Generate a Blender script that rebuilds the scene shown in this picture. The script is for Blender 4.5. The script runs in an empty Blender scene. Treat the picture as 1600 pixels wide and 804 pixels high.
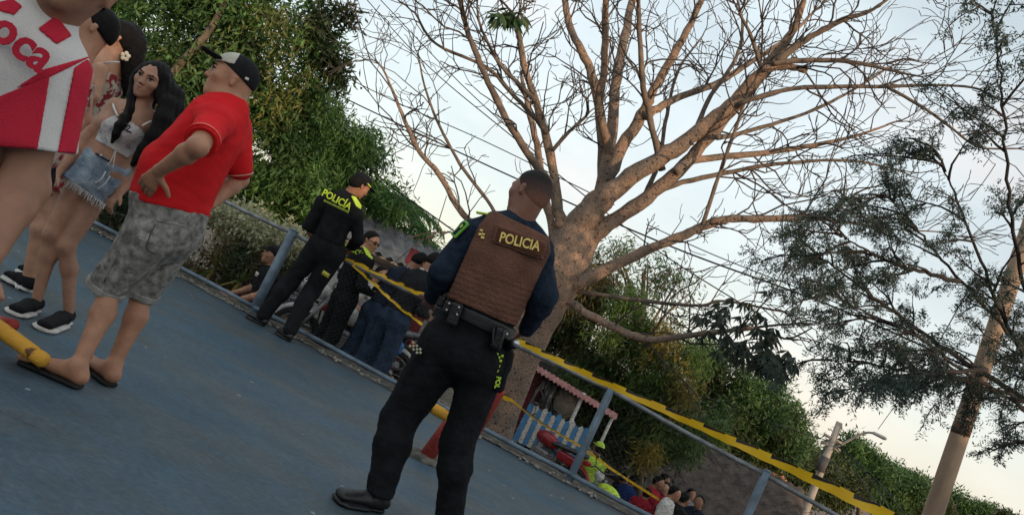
import bpy, math, random
import numpy as np
from math import radians, sin, cos, pi, sqrt
from mathutils import Vector, Matrix
random.seed(7); RNG = np.random.default_rng(7)
S = bpy.context.scene
COL = S.collection
V = lambda *a: np.array(a, dtype=float)
def nrm(v): v = np.asarray(v, float); return v/max(1e-9, np.linalg.norm(v))

# ------------------------------------------------------------------ camera
FPX = 1150.0; CX, CY = 800.0, 402.0
CAMH = 1.13; PITCH = radians(4.0); ROLL = radians(25.7)
CAM = V(0, 0, CAMH)
FW = V(0, cos(PITCH), sin(PITCH)); R0 = V(1, 0, 0); U0 = V(0, -sin(PITCH), cos(PITCH))
RI = cos(ROLL)*R0 + sin(ROLL)*U0
UI = -sin(ROLL)*R0 + cos(ROLL)*U0
cd = bpy.data.cameras.new('camera'); cam = bpy.data.objects.new('camera', cd); COL.objects.link(cam)
cd.sensor_width = 36.0; cd.lens = 36.0*FPX/1600.0; cd.clip_end = 3000; cd.clip_start = 0.05
cam.matrix_world = Matrix(((RI[0], UI[0], -FW[0], CAM[0]), (RI[1], UI[1], -FW[1], CAM[1]),
                           (RI[2], UI[2], -FW[2], CAM[2]), (0, 0, 0, 1)))
S.camera = cam

# ------------------------------------------------------------------ sky, sun, exposure
SUN_AZ = radians(142.0)      # clockwise from +Y: behind the camera, to the right
SUN_EL = radians(9.0)
w = bpy.data.worlds.new('World'); S.world = w; w.use_nodes = True
nt = w.node_tree; nt.nodes.clear()
out = nt.nodes.new('ShaderNodeOutputWorld'); bg = nt.nodes.new('ShaderNodeBackground')
sky = nt.nodes.new('ShaderNodeTexSky'); sky.sky_type = 'NISHITA'; sky.sun_disc = False
sky.sun_elevation = SUN_EL; sky.sun_rotation = SUN_AZ
sky.air_density = 1.0; sky.dust_density = 1.6; sky.ozone_density = 1.0
# thin bright high cloud veil over the whole sky
tc = nt.nodes.new('ShaderNodeTexCoord'); mp = nt.nodes.new('ShaderNodeMapping'); mp.inputs['Scale'].default_value = (1, 1, 2.4)
nz = nt.nodes.new('ShaderNodeTexNoise'); nz.inputs['Scale'].default_value = 2.3; nz.inputs['Detail'].default_value = 7; nz.inputs['Roughness'].default_value = .55
rp = nt.nodes.new('ShaderNodeValToRGB'); rp.color_ramp.elements[0].position = .36; rp.color_ramp.elements[1].position = .78
rp.color_ramp.elements[0].color = (.50, .50, .50, 1); rp.color_ramp.elements[1].color = (.86, .86, .86, 1)
mx = nt.nodes.new('ShaderNodeMixRGB'); mx.inputs[2].default_value = (7.3, 7.7, 7.9, 1)
nt.links.new(tc.outputs['Generated'], mp.inputs['Vector']); nt.links.new(mp.outputs[0], nz.inputs['Vector'])
nt.links.new(nz.outputs['Fac'], rp.inputs[0]); nt.links.new(rp.outputs[0], mx.inputs[0])
# veil colour: cream near the horizon, cyan white higher up, with faint pink cloud banks
sx = nt.nodes.new('ShaderNodeSeparateXYZ'); nt.links.new(tc.outputs['Generated'], sx.inputs[0])
vr = nt.nodes.new('ShaderNodeValToRGB'); vr.color_ramp.elements[0].position = .0; vr.color_ramp.elements[1].position = .42
vr.color_ramp.elements[0].color = (.92, .84, .74, 1); vr.color_ramp.elements[1].color = (.765, .855, .88, 1); e_ = vr.color_ramp.elements.new(.16); e_.color = (.80, .84, .82, 1)
nt.links.new(sx.outputs['Z'], vr.inputs[0])
n2 = nt.nodes.new('ShaderNodeTexNoise'); n2.inputs['Scale'].default_value = 3.1; n2.inputs['Detail'].default_value = 6; nt.links.new(mp.outputs[0], n2.inputs['Vector'])
r2 = nt.nodes.new('ShaderNodeValToRGB'); r2.color_ramp.elements[0].position = .55; r2.color_ramp.elements[1].position = .72; r2.color_ramp.elements[1].color = (.6, .6, .6, 1); nt.links.new(n2.outputs['Fac'], r2.inputs[0])
m2 = nt.nodes.new('ShaderNodeMixRGB'); m2.inputs[2].default_value = (1.0, .86, .78, 1); nt.links.new(r2.outputs[0], m2.inputs[0]); nt.links.new(vr.outputs[0], m2.inputs[1])
sc_ = nt.nodes.new('ShaderNodeVectorMath'); sc_.operation = 'SCALE'; sc_.inputs['Scale'].default_value = 8.7; nt.links.new(m2.outputs[0], sc_.inputs[0]); nt.links.new(sc_.outputs[0], mx.inputs[2])
nt.links.new(sky.outputs[0], mx.inputs[1]); nt.links.new(mx.outputs[0], bg.inputs['Color'])
bg.inputs['Strength'].default_value = 0.15; nt.links.new(bg.outputs[0], out.inputs[0])
sd = bpy.data.lights.new('sun', 'SUN'); sun = bpy.data.objects.new('sun', sd); COL.objects.link(sun)
sd.energy = 3.0; sd.angle = radians(1.0); sd.color = (1.0, .70, .45)
SUNDIR = V(sin(SUN_AZ)*cos(SUN_EL), cos(SUN_AZ)*cos(SUN_EL), sin(SUN_EL))
sun.rotation_euler = Vector(SUNDIR).to_track_quat('Z', 'Y').to_euler()
vs = S.view_settings; vs.view_transform = 'Standard'; vs.look = 'None'; vs.exposure = 0.12; vs.gamma = 1.0; vs.use_curve_mapping = False

# ------------------------------------------------------------------ helpers
def ray(px, py): return FW + (px-CX)/FPX*RI - (py-CY)/FPX*UI
def at(px, py, d): return CAM + d*ray(px, py)
def gz(px, py, z=0.0):
    r = ray(px, py); return CAM + r*((z-CAMH)/r[2])
def ppm(d): return FPX/d
def pxplane(p1, p2, inside):
    """half-space function: plane through the eye and two picture points; negative on the side of 'inside'"""
    n = nrm(np.cross(ray(*p1), ray(*p2)))
    if np.dot(n, ray(*inside)) > 0: n = -n
    return n, -float(np.dot(n, CAM))
def zt(x, y):
    """lower street beyond the raised court"""
    x = np.asarray(x, float); y = np.asarray(y, float)
    a = np.clip((x*0.55+y-9.0)/6.0, 0, 1); a = a*a*(3-2*a)
    b = np.clip((x-.2)/4.0, 0, 1); b = b*b*(3-2*b)
    return -0.45 - a*(0.55+b*1.0)

MATS = {}
def mat(name, c1, c2=None, scale=8.0, rough=.8, bump=0.0, bscale=None, detail=5, spec=.3, metal=0.0, lo=.35, hi=.65, stretch=None, trans=0.0, sss=0.0):
    if name in MATS: return MATS[name]
    m = bpy.data.materials.new(name); m.use_nodes = True; t = m.node_tree; b = t.nodes['Principled BSDF']
    b.inputs['Roughness'].default_value = rough; b.inputs['Metallic'].default_value = metal
    b.inputs['Specular IOR Level'].default_value = spec
    if c2 is None: c2 = tuple(x*.72 for x in c1)
    tc = t.nodes.new('ShaderNodeTexCoord'); vec = tc.outputs['Object']
    if stretch:
        mp = t.nodes.new('ShaderNodeMapping'); mp.inputs['Scale'].default_value = stretch
        t.links.new(vec, mp.inputs['Vector']); vec = mp.outputs[0]
    n = t.nodes.new('ShaderNodeTexNoise'); n.inputs['Scale'].default_value = scale; n.inputs['Detail'].default_value = detail
    t.links.new(vec, n.inputs['Vector'])
    r = t.nodes.new('ShaderNodeValToRGB'); r.color_ramp.elements[0].position = lo; r.color_ramp.elements[1].position = hi
    r.color_ramp.elements[0].color = (*c2, 1); r.color_ramp.elements[1].color = (*c1, 1)
    t.links.new(n.outputs['Fac'], r.inputs[0]); t.links.new(r.outputs[0], b.inputs['Base Color'])
    if bump:
        n2 = t.nodes.new('ShaderNodeTexNoise'); n2.inputs['Scale'].default_value = bscale or scale*3; n2.inputs['Detail'].default_value = 6
        t.links.new(vec, n2.inputs['Vector'])
        bp = t.nodes.new('ShaderNodeBump'); bp.inputs['Strength'].default_value = bump; bp.inputs['Distance'].default_value = .02
        t.links.new(n2.outputs['Fac'], bp.inputs['Height']); t.links.new(bp.outputs[0], b.inputs['Normal'])
    if sss:
        b.inputs['Subsurface Weight'].default_value = sss; b.inputs['Subsurface Radius'].default_value = (.012, .005, .003); b.inputs['Subsurface Scale'].default_value = 1.0
    if trans:
        o = t.nodes['Material Output']; tr = t.nodes.new('ShaderNodeBsdfTranslucent'); ms = t.nodes.new('ShaderNodeMixShader')
        ms.inputs[0].default_value = trans; t.links.new(r.outputs[0], tr.inputs['Color'])
        t.links.new(b.outputs[0], ms.inputs[1]); t.links.new(tr.outputs[0], ms.inputs[2]); t.links.new(ms.outputs[0], o.inputs['Surface'])
    MATS[name] = m; return m

def mesh_from(name, verts, face_arrays, m, smooth=False):
    verts = np.asarray(verts, dtype=np.float32).reshape(-1, 3)
    me = bpy.data.meshes.new(name)
    fa = [np.asarray(f, dtype=np.int32) for f in face_arrays if len(f)]
    me.vertices.add(len(verts)); me.vertices.foreach_set('co', verts.ravel())
    nl = sum(f.size for f in fa); npoly = sum(len(f) for f in fa)
    me.loops.add(nl); me.polygons.add(npoly)
    if fa:
        me.loops.foreach_set('vertex_index', np.concatenate([f.ravel() for f in fa]))
        tot = np.concatenate([np.full(len(f), f.shape[1], np.int32) for f in fa])
        st = np.concatenate([[0], np.cumsum(tot)[:-1]]).astype(np.int32)
        me.polygons.foreach_set('loop_start', st); me.polygons.foreach_set('loop_total', tot)
        if smooth: me.polygons.foreach_set('use_smooth', np.ones(npoly, dtype=bool))
    me.update(calc_edges=True); me.validate()
    if m: me.materials.append(m)
    return me

class MB:
    """collects shapes (world coordinates) into one mesh"""
    def __init__(s): s.v = []; s.q = []; s.t = []; s.n = 0
    def add(s, v, q=None, t=None):
        v = np.asarray(v, float).reshape(-1, 3)
        if q is not None and len(q): s.q.append(np.asarray(q, int)+s.n)
        if t is not None and len(t): s.t.append(np.asarray(t, int)+s.n)
        s.v.append(v); s.n += len(v); return s
    def box(s, c, half, ax=None, taper=1.0):
        ax = np.eye(3) if ax is None else np.array(ax, float); c = np.asarray(c, float)
        P = []
        for sz in (-1, 1):
            k = taper if sz > 0 else 1.0
            for sx, sy in ((-1, -1), (1, -1), (1, 1), (-1, 1)):
                P.append(c + ax[0]*half[0]*sx*k + ax[1]*half[1]*sy*k + ax[2]*half[2]*sz)
        return s.add(P, [(0, 3, 2, 1), (4, 5, 6, 7), (0, 1, 5, 4), (1, 2, 6, 5), (2, 3, 7, 6), (3, 0, 4, 7)])
    def bar(s, a, b, wx, wy, up=(0, 0, 1)):
        a = np.asarray(a, float); b = np.asarray(b, float); z = nrm(b-a)
        x = np.cross(up, z)
        if np.linalg.norm(x) < 1e-4: x = np.cross((1, 0, 0), z)
        x = nrm(x); y = np.cross(z, x)
        return s.box((a+b)/2, (wx, wy, np.linalg.norm(b-a)/2), (x, y, z))
    def tube(s, pts, rad, n=8, cap=True, closed=False):
        P = np.array(pts, float); m = len(P)
        R = np.full(m, rad, float) if np.isscalar(rad) else np.array(rad, float)
        T = np.gradient(P, axis=0)
        if closed: T = np.roll(P, -1, 0)-np.roll(P, 1, 0)
        T /= np.maximum(np.linalg.norm(T, axis=1, keepdims=True), 1e-9)
        a = np.cross(T[0], (0, 0, 1)); a = nrm(a) if np.linalg.norm(a) > .05 else nrm(np.cross(T[0], (1, 0, 0)))
        ang = np.arange(n)*2*pi/n; ca, sa = np.cos(ang)[:, None], np.sin(ang)[:, None]
        vs = []
        for i in range(m):
            a = a-T[i]*np.dot(a, T[i]); a = nrm(a); b = np.cross(T[i], a)
            vs.append(P[i]+R[i]*(ca*a+sa*b))
        vs = np.concatenate(vs); q = []
        j = np.arange(n); j2 = (j+1) % n
        for i in range(m if closed else m-1):
            i2 = (i+1) % m
            q.append(np.stack([i*n+j, i*n+j2, i2*n+j2, i2*n+j], 1))
        tt = []
        if cap and not closed:
            vs = np.concatenate([vs, P[:1], P[-1:]]); c0 = m*n; c1 = c0+1
            tt = np.concatenate([np.stack([j2, j, np.full(n, c0)], 1), np.stack([(m-1)*n+j, (m-1)*n+j2, np.full(n, c1)], 1)])
        return s.add(vs, np.concatenate(q), tt)
    def leaves(s, base, d, side, L, W, fold=.15):
        """many leaf blades at once: base (n,3), direction d, side vector, length, width"""
        L = np.asarray(L)[:, None]; W = np.asarray(W)[:, None]
        nn = np.cross(d, side); n = len(base)
        mid = base+d*L*.45
        v = np.stack([base, mid+side*W*.5+nn*W*fold, base+d*L-nn*L*.06, mid-side*W*.5+nn*W*fold], 1).reshape(-1, 3)
        i = np.arange(n)*4
        return s.add(v, None, np.concatenate([np.stack([i, i+1, i+2], 1), np.stack([i, i+2, i+3], 1)]))
    def obj(s, name, m, parent=None, smooth=False):
        v = np.concatenate(s.v) if s.v else np.zeros((0, 3))
        if parent is not None: v = v-np.array(PLOC[parent.name])
        fa = []
        if s.q: fa.append(np.concatenate(s.q))
        if s.t: fa.append(np.concatenate(s.t))
        o = bpy.data.objects.new(name, mesh_from(name, v, fa, m, smooth)); COL.objects.link(o)
        if parent is not None: o.parent = parent
        PLOC[o.name] = tuple(PLOC[parent.name]) if parent is not None else (0, 0, 0)
        return o
PLOC = {}
def thing(name, label, cat, loc=(0, 0, 0), group=None):
    o = bpy.data.objects.new(name, None); COL.objects.link(o); o.location = tuple(float(x) for x in loc); o.empty_display_size = .1
    PLOC[o.name] = tuple(loc); o['label'] = label; o['category'] = cat
    if group: o['group'] = group
    return o
def tag(o, label, cat, group=None):
    o['label'] = label; o['category'] = cat
    if group: o['group'] = group
    return o
def struct(o): o['kind'] = 'structure'; return o
def stuff(o): o['kind'] = 'stuff'; return o
def text_part(txt, c, right, up, size, m, parent, name='lettering', ext=.0015, bold=.0, squeeze=1.0):
    cu = bpy.data.curves.new('t', 'FONT'); cu.body = txt; cu.align_x = 'CENTER'; cu.align_y = 'CENTER'; cu.size = 1.0; cu.extrude = ext/size; cu.offset = bold
    cu.resolution_u = 3
    o = bpy.data.objects.new('t', cu); COL.objects.link(o)
    me = bpy.data.meshes.new_from_object(o.evaluated_get(bpy.context.evaluated_depsgraph_get()))
    v = np.zeros(len(me.vertices)*3, np.float32); me.vertices.foreach_get('co', v); v = v.reshape(-1, 3)
    bpy.data.objects.remove(o); bpy.data.curves.remove(cu)
    right = nrm(right); up = nrm(up-right*np.dot(up, right)); n = np.cross(right, up)
    P = np.asarray(c)+(v[:, :1]*right*squeeze+v[:, 1:2]*up+v[:, 2:]*n)*size-np.array(PLOC[parent.name])
    me.vertices.foreach_set('co', P.astype(np.float32).ravel()); me.materials.clear(); me.materials.append(m); me.update()
    ob = bpy.data.objects.new(name, me); COL.objects.link(ob); ob.parent = parent; PLOC[ob.name] = PLOC[parent.name]
    return ob
def spl(pts, n):
    """Catmull-Rom resample of a list of rows"""
    P = np.array(pts, float)
    if len(P) < 3: return np.array([P[0]+(P[-1]-P[0])*t for t in np.linspace(0, 1, n)])
    Q = np.concatenate([[2*P[0]-P[1]], P, [2*P[-1]-P[-2]]]); t = np.linspace(0, len(P)-1-1e-6, n); i = t.astype(int); u = (t-i)[:, None]
    a, b, c, d = Q[i], Q[i+1], Q[i+2], Q[i+3]
    return .5*((2*b)+(-a+c)*u+(2*a-5*b+4*c-d)*u*u+(-a+3*b-3*c+d)*u**3)
def rand_dirs(n):
    d = RNG.normal(size=(n, 3)); return d/np.linalg.norm(d, axis=1, keepdims=True)
def perp(d):
    s_ = np.cross(d, rand_dirs(len(d))); return s_/np.maximum(np.linalg.norm(s_, axis=1, keepdims=True), 1e-6)
# ================================================================== SETTING
FA = gz(394, 490); FB = gz(888, 752); FD = nrm(FB-FA); FN = nrm(np.cross((0, 0, 1), FD))      # FN points away from the camera
if FN[1] < 0: FN = -FN
SPAN = np.linalg.norm(FB-FA)/2
def fl(s, off=0.0, z=0.0): return FA+FD*s+FN*off+V(0, 0, z)

def court_material():
    m = bpy.data.materials.new('blue_court_paint'); m.use_nodes = True; t = m.node_tree; b = t.nodes['Principled BSDF']
    tc = t.nodes.new('ShaderNodeTexCoord'); L = t.links.new
    def noise(scale, det, stretch=None, rough=.6):
        n = t.nodes.new('ShaderNodeTexNoise'); n.inputs['Scale'].default_value = scale; n.inputs['Detail'].default_value = det; n.inputs['Roughness'].default_value = rough
        if stretch:
            mp = t.nodes.new('ShaderNodeMapping'); mp.inputs['Scale'].default_value = stretch; mp.inputs['Rotation'].default_value = (0, 0, .45)
            L(tc.outputs['Object'], mp.inputs[0]); L(mp.outputs[0], n.inputs['Vector'])
        else: L(tc.outputs['Object'], n.inputs['Vector'])
        return n
    def ramp(src, stops):
        r = t.nodes.new('ShaderNodeValToRGB'); e = r.color_ramp.elements
        e[0].position, e[0].color = stops[0][0], (*stops[0][1], 1); e[1].position, e[1].color = stops[-1][0], (*stops[-1][1], 1)
        for p, c in stops[1:-1]: x = e.new(p); x.color = (*c, 1)
        L(src, r.inputs[0]); return r
    def mixc(fac, a, c, mode='MIX'):
        x = t.nodes.new('ShaderNodeMixRGB'); x.blend_type = mode
        if isinstance(fac, float): x.inputs[0].default_value = fac
        else: L(fac, x.inputs[0])
        L(a, x.inputs[1])
        if isinstance(c, tuple): x.inputs[2].default_value = (*c, 1)
        else: L(c, x.inputs[2])
        return x.outputs[0]
    base = ramp(noise(.55, 6).outputs['Fac'], [(.3, (.060, .105, .145)), (.52, (.066, .132, .195)), (.7, (.088, .148, .195))]).outputs[0]
    worn = ramp(noise(.8, 9, (1, 2.2, 1), .7).outputs['Fac'], [(.40, (.08, .08, .08)), (.60, (.92, .92, .92))]).outputs[0]
    c = mixc(worn, base, (.112, .130, .138))
    fine = ramp(noise(26, 8, (1, 1.6, 1), .75).outputs['Fac'], [(.3, (.62, .62, .62)), (.7, (1.25, 1.25, 1.25))]).outputs[0]
    c = mixc(1.0, c, fine, 'MULTIPLY')
    mid = ramp(noise(3.6, 10, (.9, 1.25, 1), .72).outputs['Fac'], [(.34, (.84, .84, .84)), (.5, (1, 1, 1)), (.66, (1.22, 1.2, 1.17))]).outputs[0]
    c = mixc(1.0, c, mid, 'MULTIPLY')
    dk = ramp(noise(2.6, 10, (.7, 3.2, 1), .72).outputs['Fac'], [(.60, (1, 1, 1)), (.70, (.62, .62, .64))]).outputs[0]
    c = mixc(1.0, c, dk, 'MULTIPLY')
    vo = t.nodes.new('ShaderNodeTexVoronoi'); vo.inputs['Scale'].default_value = 4.6; vo.inputs['Randomness'].default_value = 1.0; L(tc.outputs['Object'], vo.inputs['Vector'])
    wv = noise(31, 4)
    add = t.nodes.new('ShaderNodeMath'); add.operation = 'MULTIPLY_ADD'; L(wv.outputs['Fac'], add.inputs[0]); add.inputs[1].default_value = .10; L(vo.outputs['Distance'], add.inputs[2])
    sp = ramp(add.outputs[0], [(.098, (1, 1, 1)), (.114, (0, 0, 0))]).outputs[0]
    c = mixc(sp, c, (.33, .36, .38))
    ck = noise(1.1, 5); ab = t.nodes.new('ShaderNodeMath'); ab.operation = 'SUBTRACT'; L(ck.outputs['Fac'], ab.inputs[0]); ab.inputs[1].default_value = .5
    a2 = t.nodes.new('ShaderNodeMath'); a2.operation = 'ABSOLUTE'; L(ab.outputs[0], a2.inputs[0])
    crack = ramp(a2.outputs[0], [(.0015, (.55, .55, .55)), (.005, (1, 1, 1))]).outputs[0]
    c = mixc(.25, c, crack, 'MULTIPLY')
    L(c, b.inputs['Base Color']); b.inputs['Roughness'].default_value = .62; b.inputs['Specular IOR Level'].default_value = .35
    bp = t.nodes.new('ShaderNodeBump'); bp.inputs['Strength'].default_value = .35; bp.inputs['Distance'].default_value = .01
    L(noise(38, 8, None, .7).outputs['Fac'], bp.inputs['Height']); L(bp.outputs[0], b.inputs['Normal'])
    return m
b = MB()
P = [fl(-30, -.10), fl(30, -.10), fl(30, -40), fl(-30, -40)]
b.add([p for p in P]+[p+V(0, 0, -2.6) for p in P], [(0, 1, 2, 3), (0, 4, 5, 1), (3, 2, 6, 7), (1, 5, 6, 2), (0, 3, 7, 4)])
struct(b.obj('court_floor', court_material()))
M_conc = mat('weathered_concrete', (.165, .148, .128), (.065, .06, .052), 14, .95, .8, 60)
b = MB(); n = 420; rg = np.random.default_rng(3)
ss = np.linspace(-14, 14, n); inner = -.10+.03*np.sin(ss*3.1)+rg.normal(size=n)*.018; zz = .012+rg.random(n)*.014
v = []
for i in range(n): v += [fl(ss[i], inner[i], .004), fl(ss[i], inner[i]+.02, zz[i]), fl(ss[i], .13, zz[i]+.004), fl(ss[i], .13, -2.5)]
q = [(i*4+k, i*4+k+1, (i+1)*4+k+1, (i+1)*4+k) for i in range(n-1) for k in range(3)]
struct(b.add(v, q).obj('concrete_kerb', M_conc))
# loose chips along the kerb
b = MB()
for i in range(420):
    p = fl(rg.uniform(-7, 4), rg.normal(-.12, .05), .012); s_ = rg.uniform(.006, .02); a = rg.random()*6
    b.box(p+V(0, 0, s_*.4), (s_, s_*rg.uniform(.5, .9), s_*.5), ((cos(a), sin(a), 0), (-sin(a), cos(a), 0), (0, 0, 1)), .6)
tag(stuff(b.obj('rubble', mat('rubble_grey', (.34, .31, .27), (.14, .13, .11), 30, .95))), 'grey crumbled concrete chips along the foot of the fence', 'rubble')

# lower street and land to the horizon
xs = np.concatenate([np.linspace(-1500, -40, 14), np.linspace(-30, 30, 61), np.linspace(40, 1500, 14)])
ys = np.concatenate([np.linspace(-60, 3, 8), np.linspace(4, 34, 61), np.linspace(40, 2500, 22)])
X, Y = np.meshgrid(xs, ys, indexing='ij'); Z = zt(X, Y)+.04*np.sin(X*2.1)*np.sin(Y*1.7)
Z = np.where(Y > 40, -2.0, Z); Z = np.where(Y < 4, -2.2, Z)
nx, ny = X.shape; I = np.arange(nx*ny).reshape(nx, ny)
q = np.stack([I[:-1, :-1], I[1:, :-1], I[1:, 1:], I[:-1, 1:]], -1).reshape(-1, 4)
struct(MB().add(np.stack([X, Y, Z], -1).reshape(-1, 3), q).obj('ground', mat('dirt_ground', (.24, .17, .13), (.085, .062, .048), 3.0, .95, .8, 22, 9), smooth=True))

# dry leaf litter left of the fence
b = MB(); n = 5200
sx = RNG.uniform(-7, 1.6, n); of = RNG.uniform(.2, 4.5, n)
base = fl(0)+sx[:, None]*FD+of[:, None]*FN; base[:, 2] = zt(base[:, 0], base[:, 1])+.02+RNG.random(n)*.05
d = rand_dirs(n); d[:, 2] *= .3; d /= np.linalg.norm(d, axis=1, keepdims=True)
b.leaves(base, d, perp(d), RNG.uniform(.06, .14, n), RNG.uniform(.025, .05, n))
tag(stuff(b.obj('leaf_litter', mat('dry_leaf', (.36, .22, .14), (.16, .09, .06), 9, .9))), 'pale dry leaf litter under the shrubs behind the fence', 'leaf litter')

# ---------------------------------------------------------------- chain link fence
M_galv = mat('blue_grey_pipe', (.135, .19, .25), (.075, .10, .13), 9, .55, .25, 40, spec=.5, metal=.0)
M_rail = mat('galvanised_pipe', (.24, .25, .26), (.12, .125, .13), 12, .5, .2, 40, spec=.5, metal=.35)
M_wire = mat('dull_fence_wire', (.06, .058, .055), (.03, .03, .03), 20, .6, spec=.4, metal=.3)
fence = thing('chain_link_fence', 'low blue grey pipe and chain link fence along the edge of the blue court', 'fence', fl(0))
FH0 = .925
def fh(s_): return FH0-.045*max(0.0, s_-2*SPAN)
posts = [-2*SPAN, -SPAN, 0, SPAN+.14, 2*SPAN]
# next post to the right sits where its cap shows at (1198, 738)
best = min(np.linspace(2*SPAN+.8, 2*SPAN+3, 200), key=lambda s_: abs((lambda p: CX+FPX*np.dot(p-CAM, RI)/np.dot(p-CAM, FW))(fl(s_, 0, fh(s_)))-1197))
posts += [best, best+SPAN, best+2*SPAN]
for k, s_ in enumerate(posts):
    r = .036 if k != 2 else .05
    b = MB().tube([fl(s_, 0, -.3), fl(s_, 0, .3), fl(s_, 0, fh(s_)+.015)], r, 14)
    b.tube([fl(s_, 0, fh(s_)+.012), fl(s_, 0, fh(s_)+.028)], [r*1.06, r*.6], 14)
    b.obj('post', M_galv if k < 6 else M_rail, fence, True)
for a, c in zip(posts[:-1], posts[1:]):
    o = .004*RNG.normal()
    MB().tube(np.array([fl(a+(c-a)*t, 0, fh(a+(c-a)*t)-.025-.012*sin(pi*t)+o) for t in np.linspace(0, 1, 7)]), .021, 10).obj('top_rail', M_rail, fence, True)
    MB().tube(np.array([fl(a+(c-a)*t, -.035, .075+.006*sin(5*t+a)) for t in np.linspace(0, 1, 7)]), .022, 10).obj('bottom_rail', M_galv, fence, True)
def chain_panel(a, c):
    b = MB(); p = .062; z0, z1 = .08, fh(c)-.03; nrow = int((z1-z0)/p*2)
    for i in range(int((c-a)/p)):
        s0 = a+p*(i+.5)
        pts = [fl(s0+(p*.5 if j % 2 else -p*.5)*.96, .006*(1 if j % 2 else -1)+.012*sin(s0*3+j*.4), z0+j*p/2) for j in range(nrow+1)]
        b.tube(pts, .0028, 3, cap=False)
    return b
for a, c in zip(posts[:-1], posts[1:]):
    stuff(chain_panel(a+.03, c-.03).obj('wire_mesh', M_wire, fence))

# ---------------------------------------------------------------- vegetation
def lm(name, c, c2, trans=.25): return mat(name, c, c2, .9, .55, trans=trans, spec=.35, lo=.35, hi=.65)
LG = dict(mango=lm('leaf_mango', (.095, .175, .05), (.038, .08, .026)), mango_y=lm('leaf_mango_young_sunlit', (.19, .19, .05), (.10, .125, .035)),
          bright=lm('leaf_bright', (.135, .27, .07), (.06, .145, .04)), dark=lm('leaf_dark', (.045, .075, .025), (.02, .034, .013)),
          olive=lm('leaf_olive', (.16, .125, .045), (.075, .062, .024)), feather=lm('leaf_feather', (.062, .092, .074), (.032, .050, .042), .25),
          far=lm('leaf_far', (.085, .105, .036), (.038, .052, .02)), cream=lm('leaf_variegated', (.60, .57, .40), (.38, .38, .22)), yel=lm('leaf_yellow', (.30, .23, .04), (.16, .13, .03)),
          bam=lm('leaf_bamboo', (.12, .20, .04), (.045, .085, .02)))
M_bark = mat('grey_brown_bark', (.21, .165, .125), (.09, .068, .05), 7, .95, .9, 26, stretch=(1, 1, .4))
def clumps(ells, n, rough=.22, shell=.30):
    """clump centres and outward directions in a union of ellipsoids (centre, radii)"""
    blobs = []
    for c, r in ells:       # each mass is broken into smaller leafy boughs so that light and dark clumps form
        k = int(np.clip(np.mean(r)*14, 7, 26)); dd = rand_dirs(k)
        for j in range(k): f_ = RNG.uniform(.26, .44); blobs.append((c+dd[j]*r*RNG.uniform(.45, .95), np.maximum(r*f_, .12)*RNG.uniform(.8, 1.25, 3)))
    ells = blobs
    vol = np.array([np.prod(r)**.7 for c, r in ells]); pick = RNG.choice(len(ells), n, p=vol/vol.sum())
    d = rand_dirs(n); u = RNG.random(n)**shell
    wob = 1+rough*(np.sin(d[:, 0]*5+pick*1.7)*np.sin(d[:, 1]*4+1.3*pick)+.7*np.sin(d[:, 2]*9+pick))
    C = np.array([e[0] for e in ells])[pick]; R = np.array([e[1] for e in ells])[pick]
    return C+d*R*(u*wob)[:, None], d
def foliage(ells, ncl, per, L, W, out=.5, droop=.25, spread=.16, rough=.22, shell=.3):
    c, d = clumps(ells, ncl, rough, shell)
    base = np.repeat(c, per, 0)+RNG.normal(size=(ncl*per, 3))*spread*.5
    od = np.repeat(d, per, 0)*out+rand_dirs(ncl*per)*.75+V(0, 0, -droop)
    od /= np.linalg.norm(od, axis=1, keepdims=True)
    up = V(0, 0, 1)+RNG.normal(size=(ncl*per, 3))*.55
    side = np.cross(od, up); side /= np.maximum(np.linalg.norm(side, axis=1, keepdims=True), 1e-6)
    n = ncl*per
    return MB().leaves(base, od, side, L*RNG.uniform(.6, 1.25, n), W*RNG.uniform(.7, 1.2, n))
def pxell(px, py, d, rx, rz=None, ry=None):
    """ellipsoid seen at a picture point; radii in picture pixels at that distance"""
    k = d/FPX; rz = rz or rx; ry = ry or (rx+rz)/2
    return (at(px, py, d), V(rx*k, ry*k, rz*k))
def trunk_part(pts, rad, parent, m=None, name='trunk', n=10):
    Q = spl(np.column_stack([np.array(pts), rad]), 4*len(pts)); P = Q[:, :3]+RNG.normal(size=(len(Q), 3))*Q[:, 3:]*.07
    return MB().tube(P, Q[:, 3]*(1+.05*RNG.normal(size=len(Q))), n).obj(name, m or M_bark, parent, True)
def gb(px, py, d): p = at(px, py, d); p[2] = float(zt(p[0], p[1])); return p
def tree(name, label, base, ells, parts, trunk=None, group='trees beyond the court fence', limbs=5, rt=.14, bark=None):
    """parts: list of (part name, leaf material, clumps, per clump, leaf length, leaf width, kwargs)"""
    base = V(*base); base[2] = float(zt(base[0], base[1]))-.05
    t = thing(name, label, 'tree', base, group)
    cen = np.mean([e[0] for e in ells], 0)
    if trunk is None: trunk = [base, base*.6+cen*.4+V(.1, 0, .2), cen]
    else: trunk = [base]+trunk
    trunk_part(trunk, np.linspace(rt, rt*.5, len(trunk)), t, bark)
    for i in range(limbs):
        e = ells[i % len(ells)]; s0 = trunk[-1]*.5+trunk[-2]*.5
        tip = e[0]+nrm(RNG.normal(size=3)+V(0, .3, .5))*e[1]*.55
        trunk_part([s0, s0*.5+tip*.5+V(0, 0, .15), tip], [rt*.45, rt*.28, rt*.1], t, bark, 'limb', 7)
    for nm, mt, ncl, per, L, W, kw in parts:
        foliage(kw.pop('ells', ells), ncl, per, L, W, **kw).obj(nm, LG[mt], t)
    return t

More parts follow.
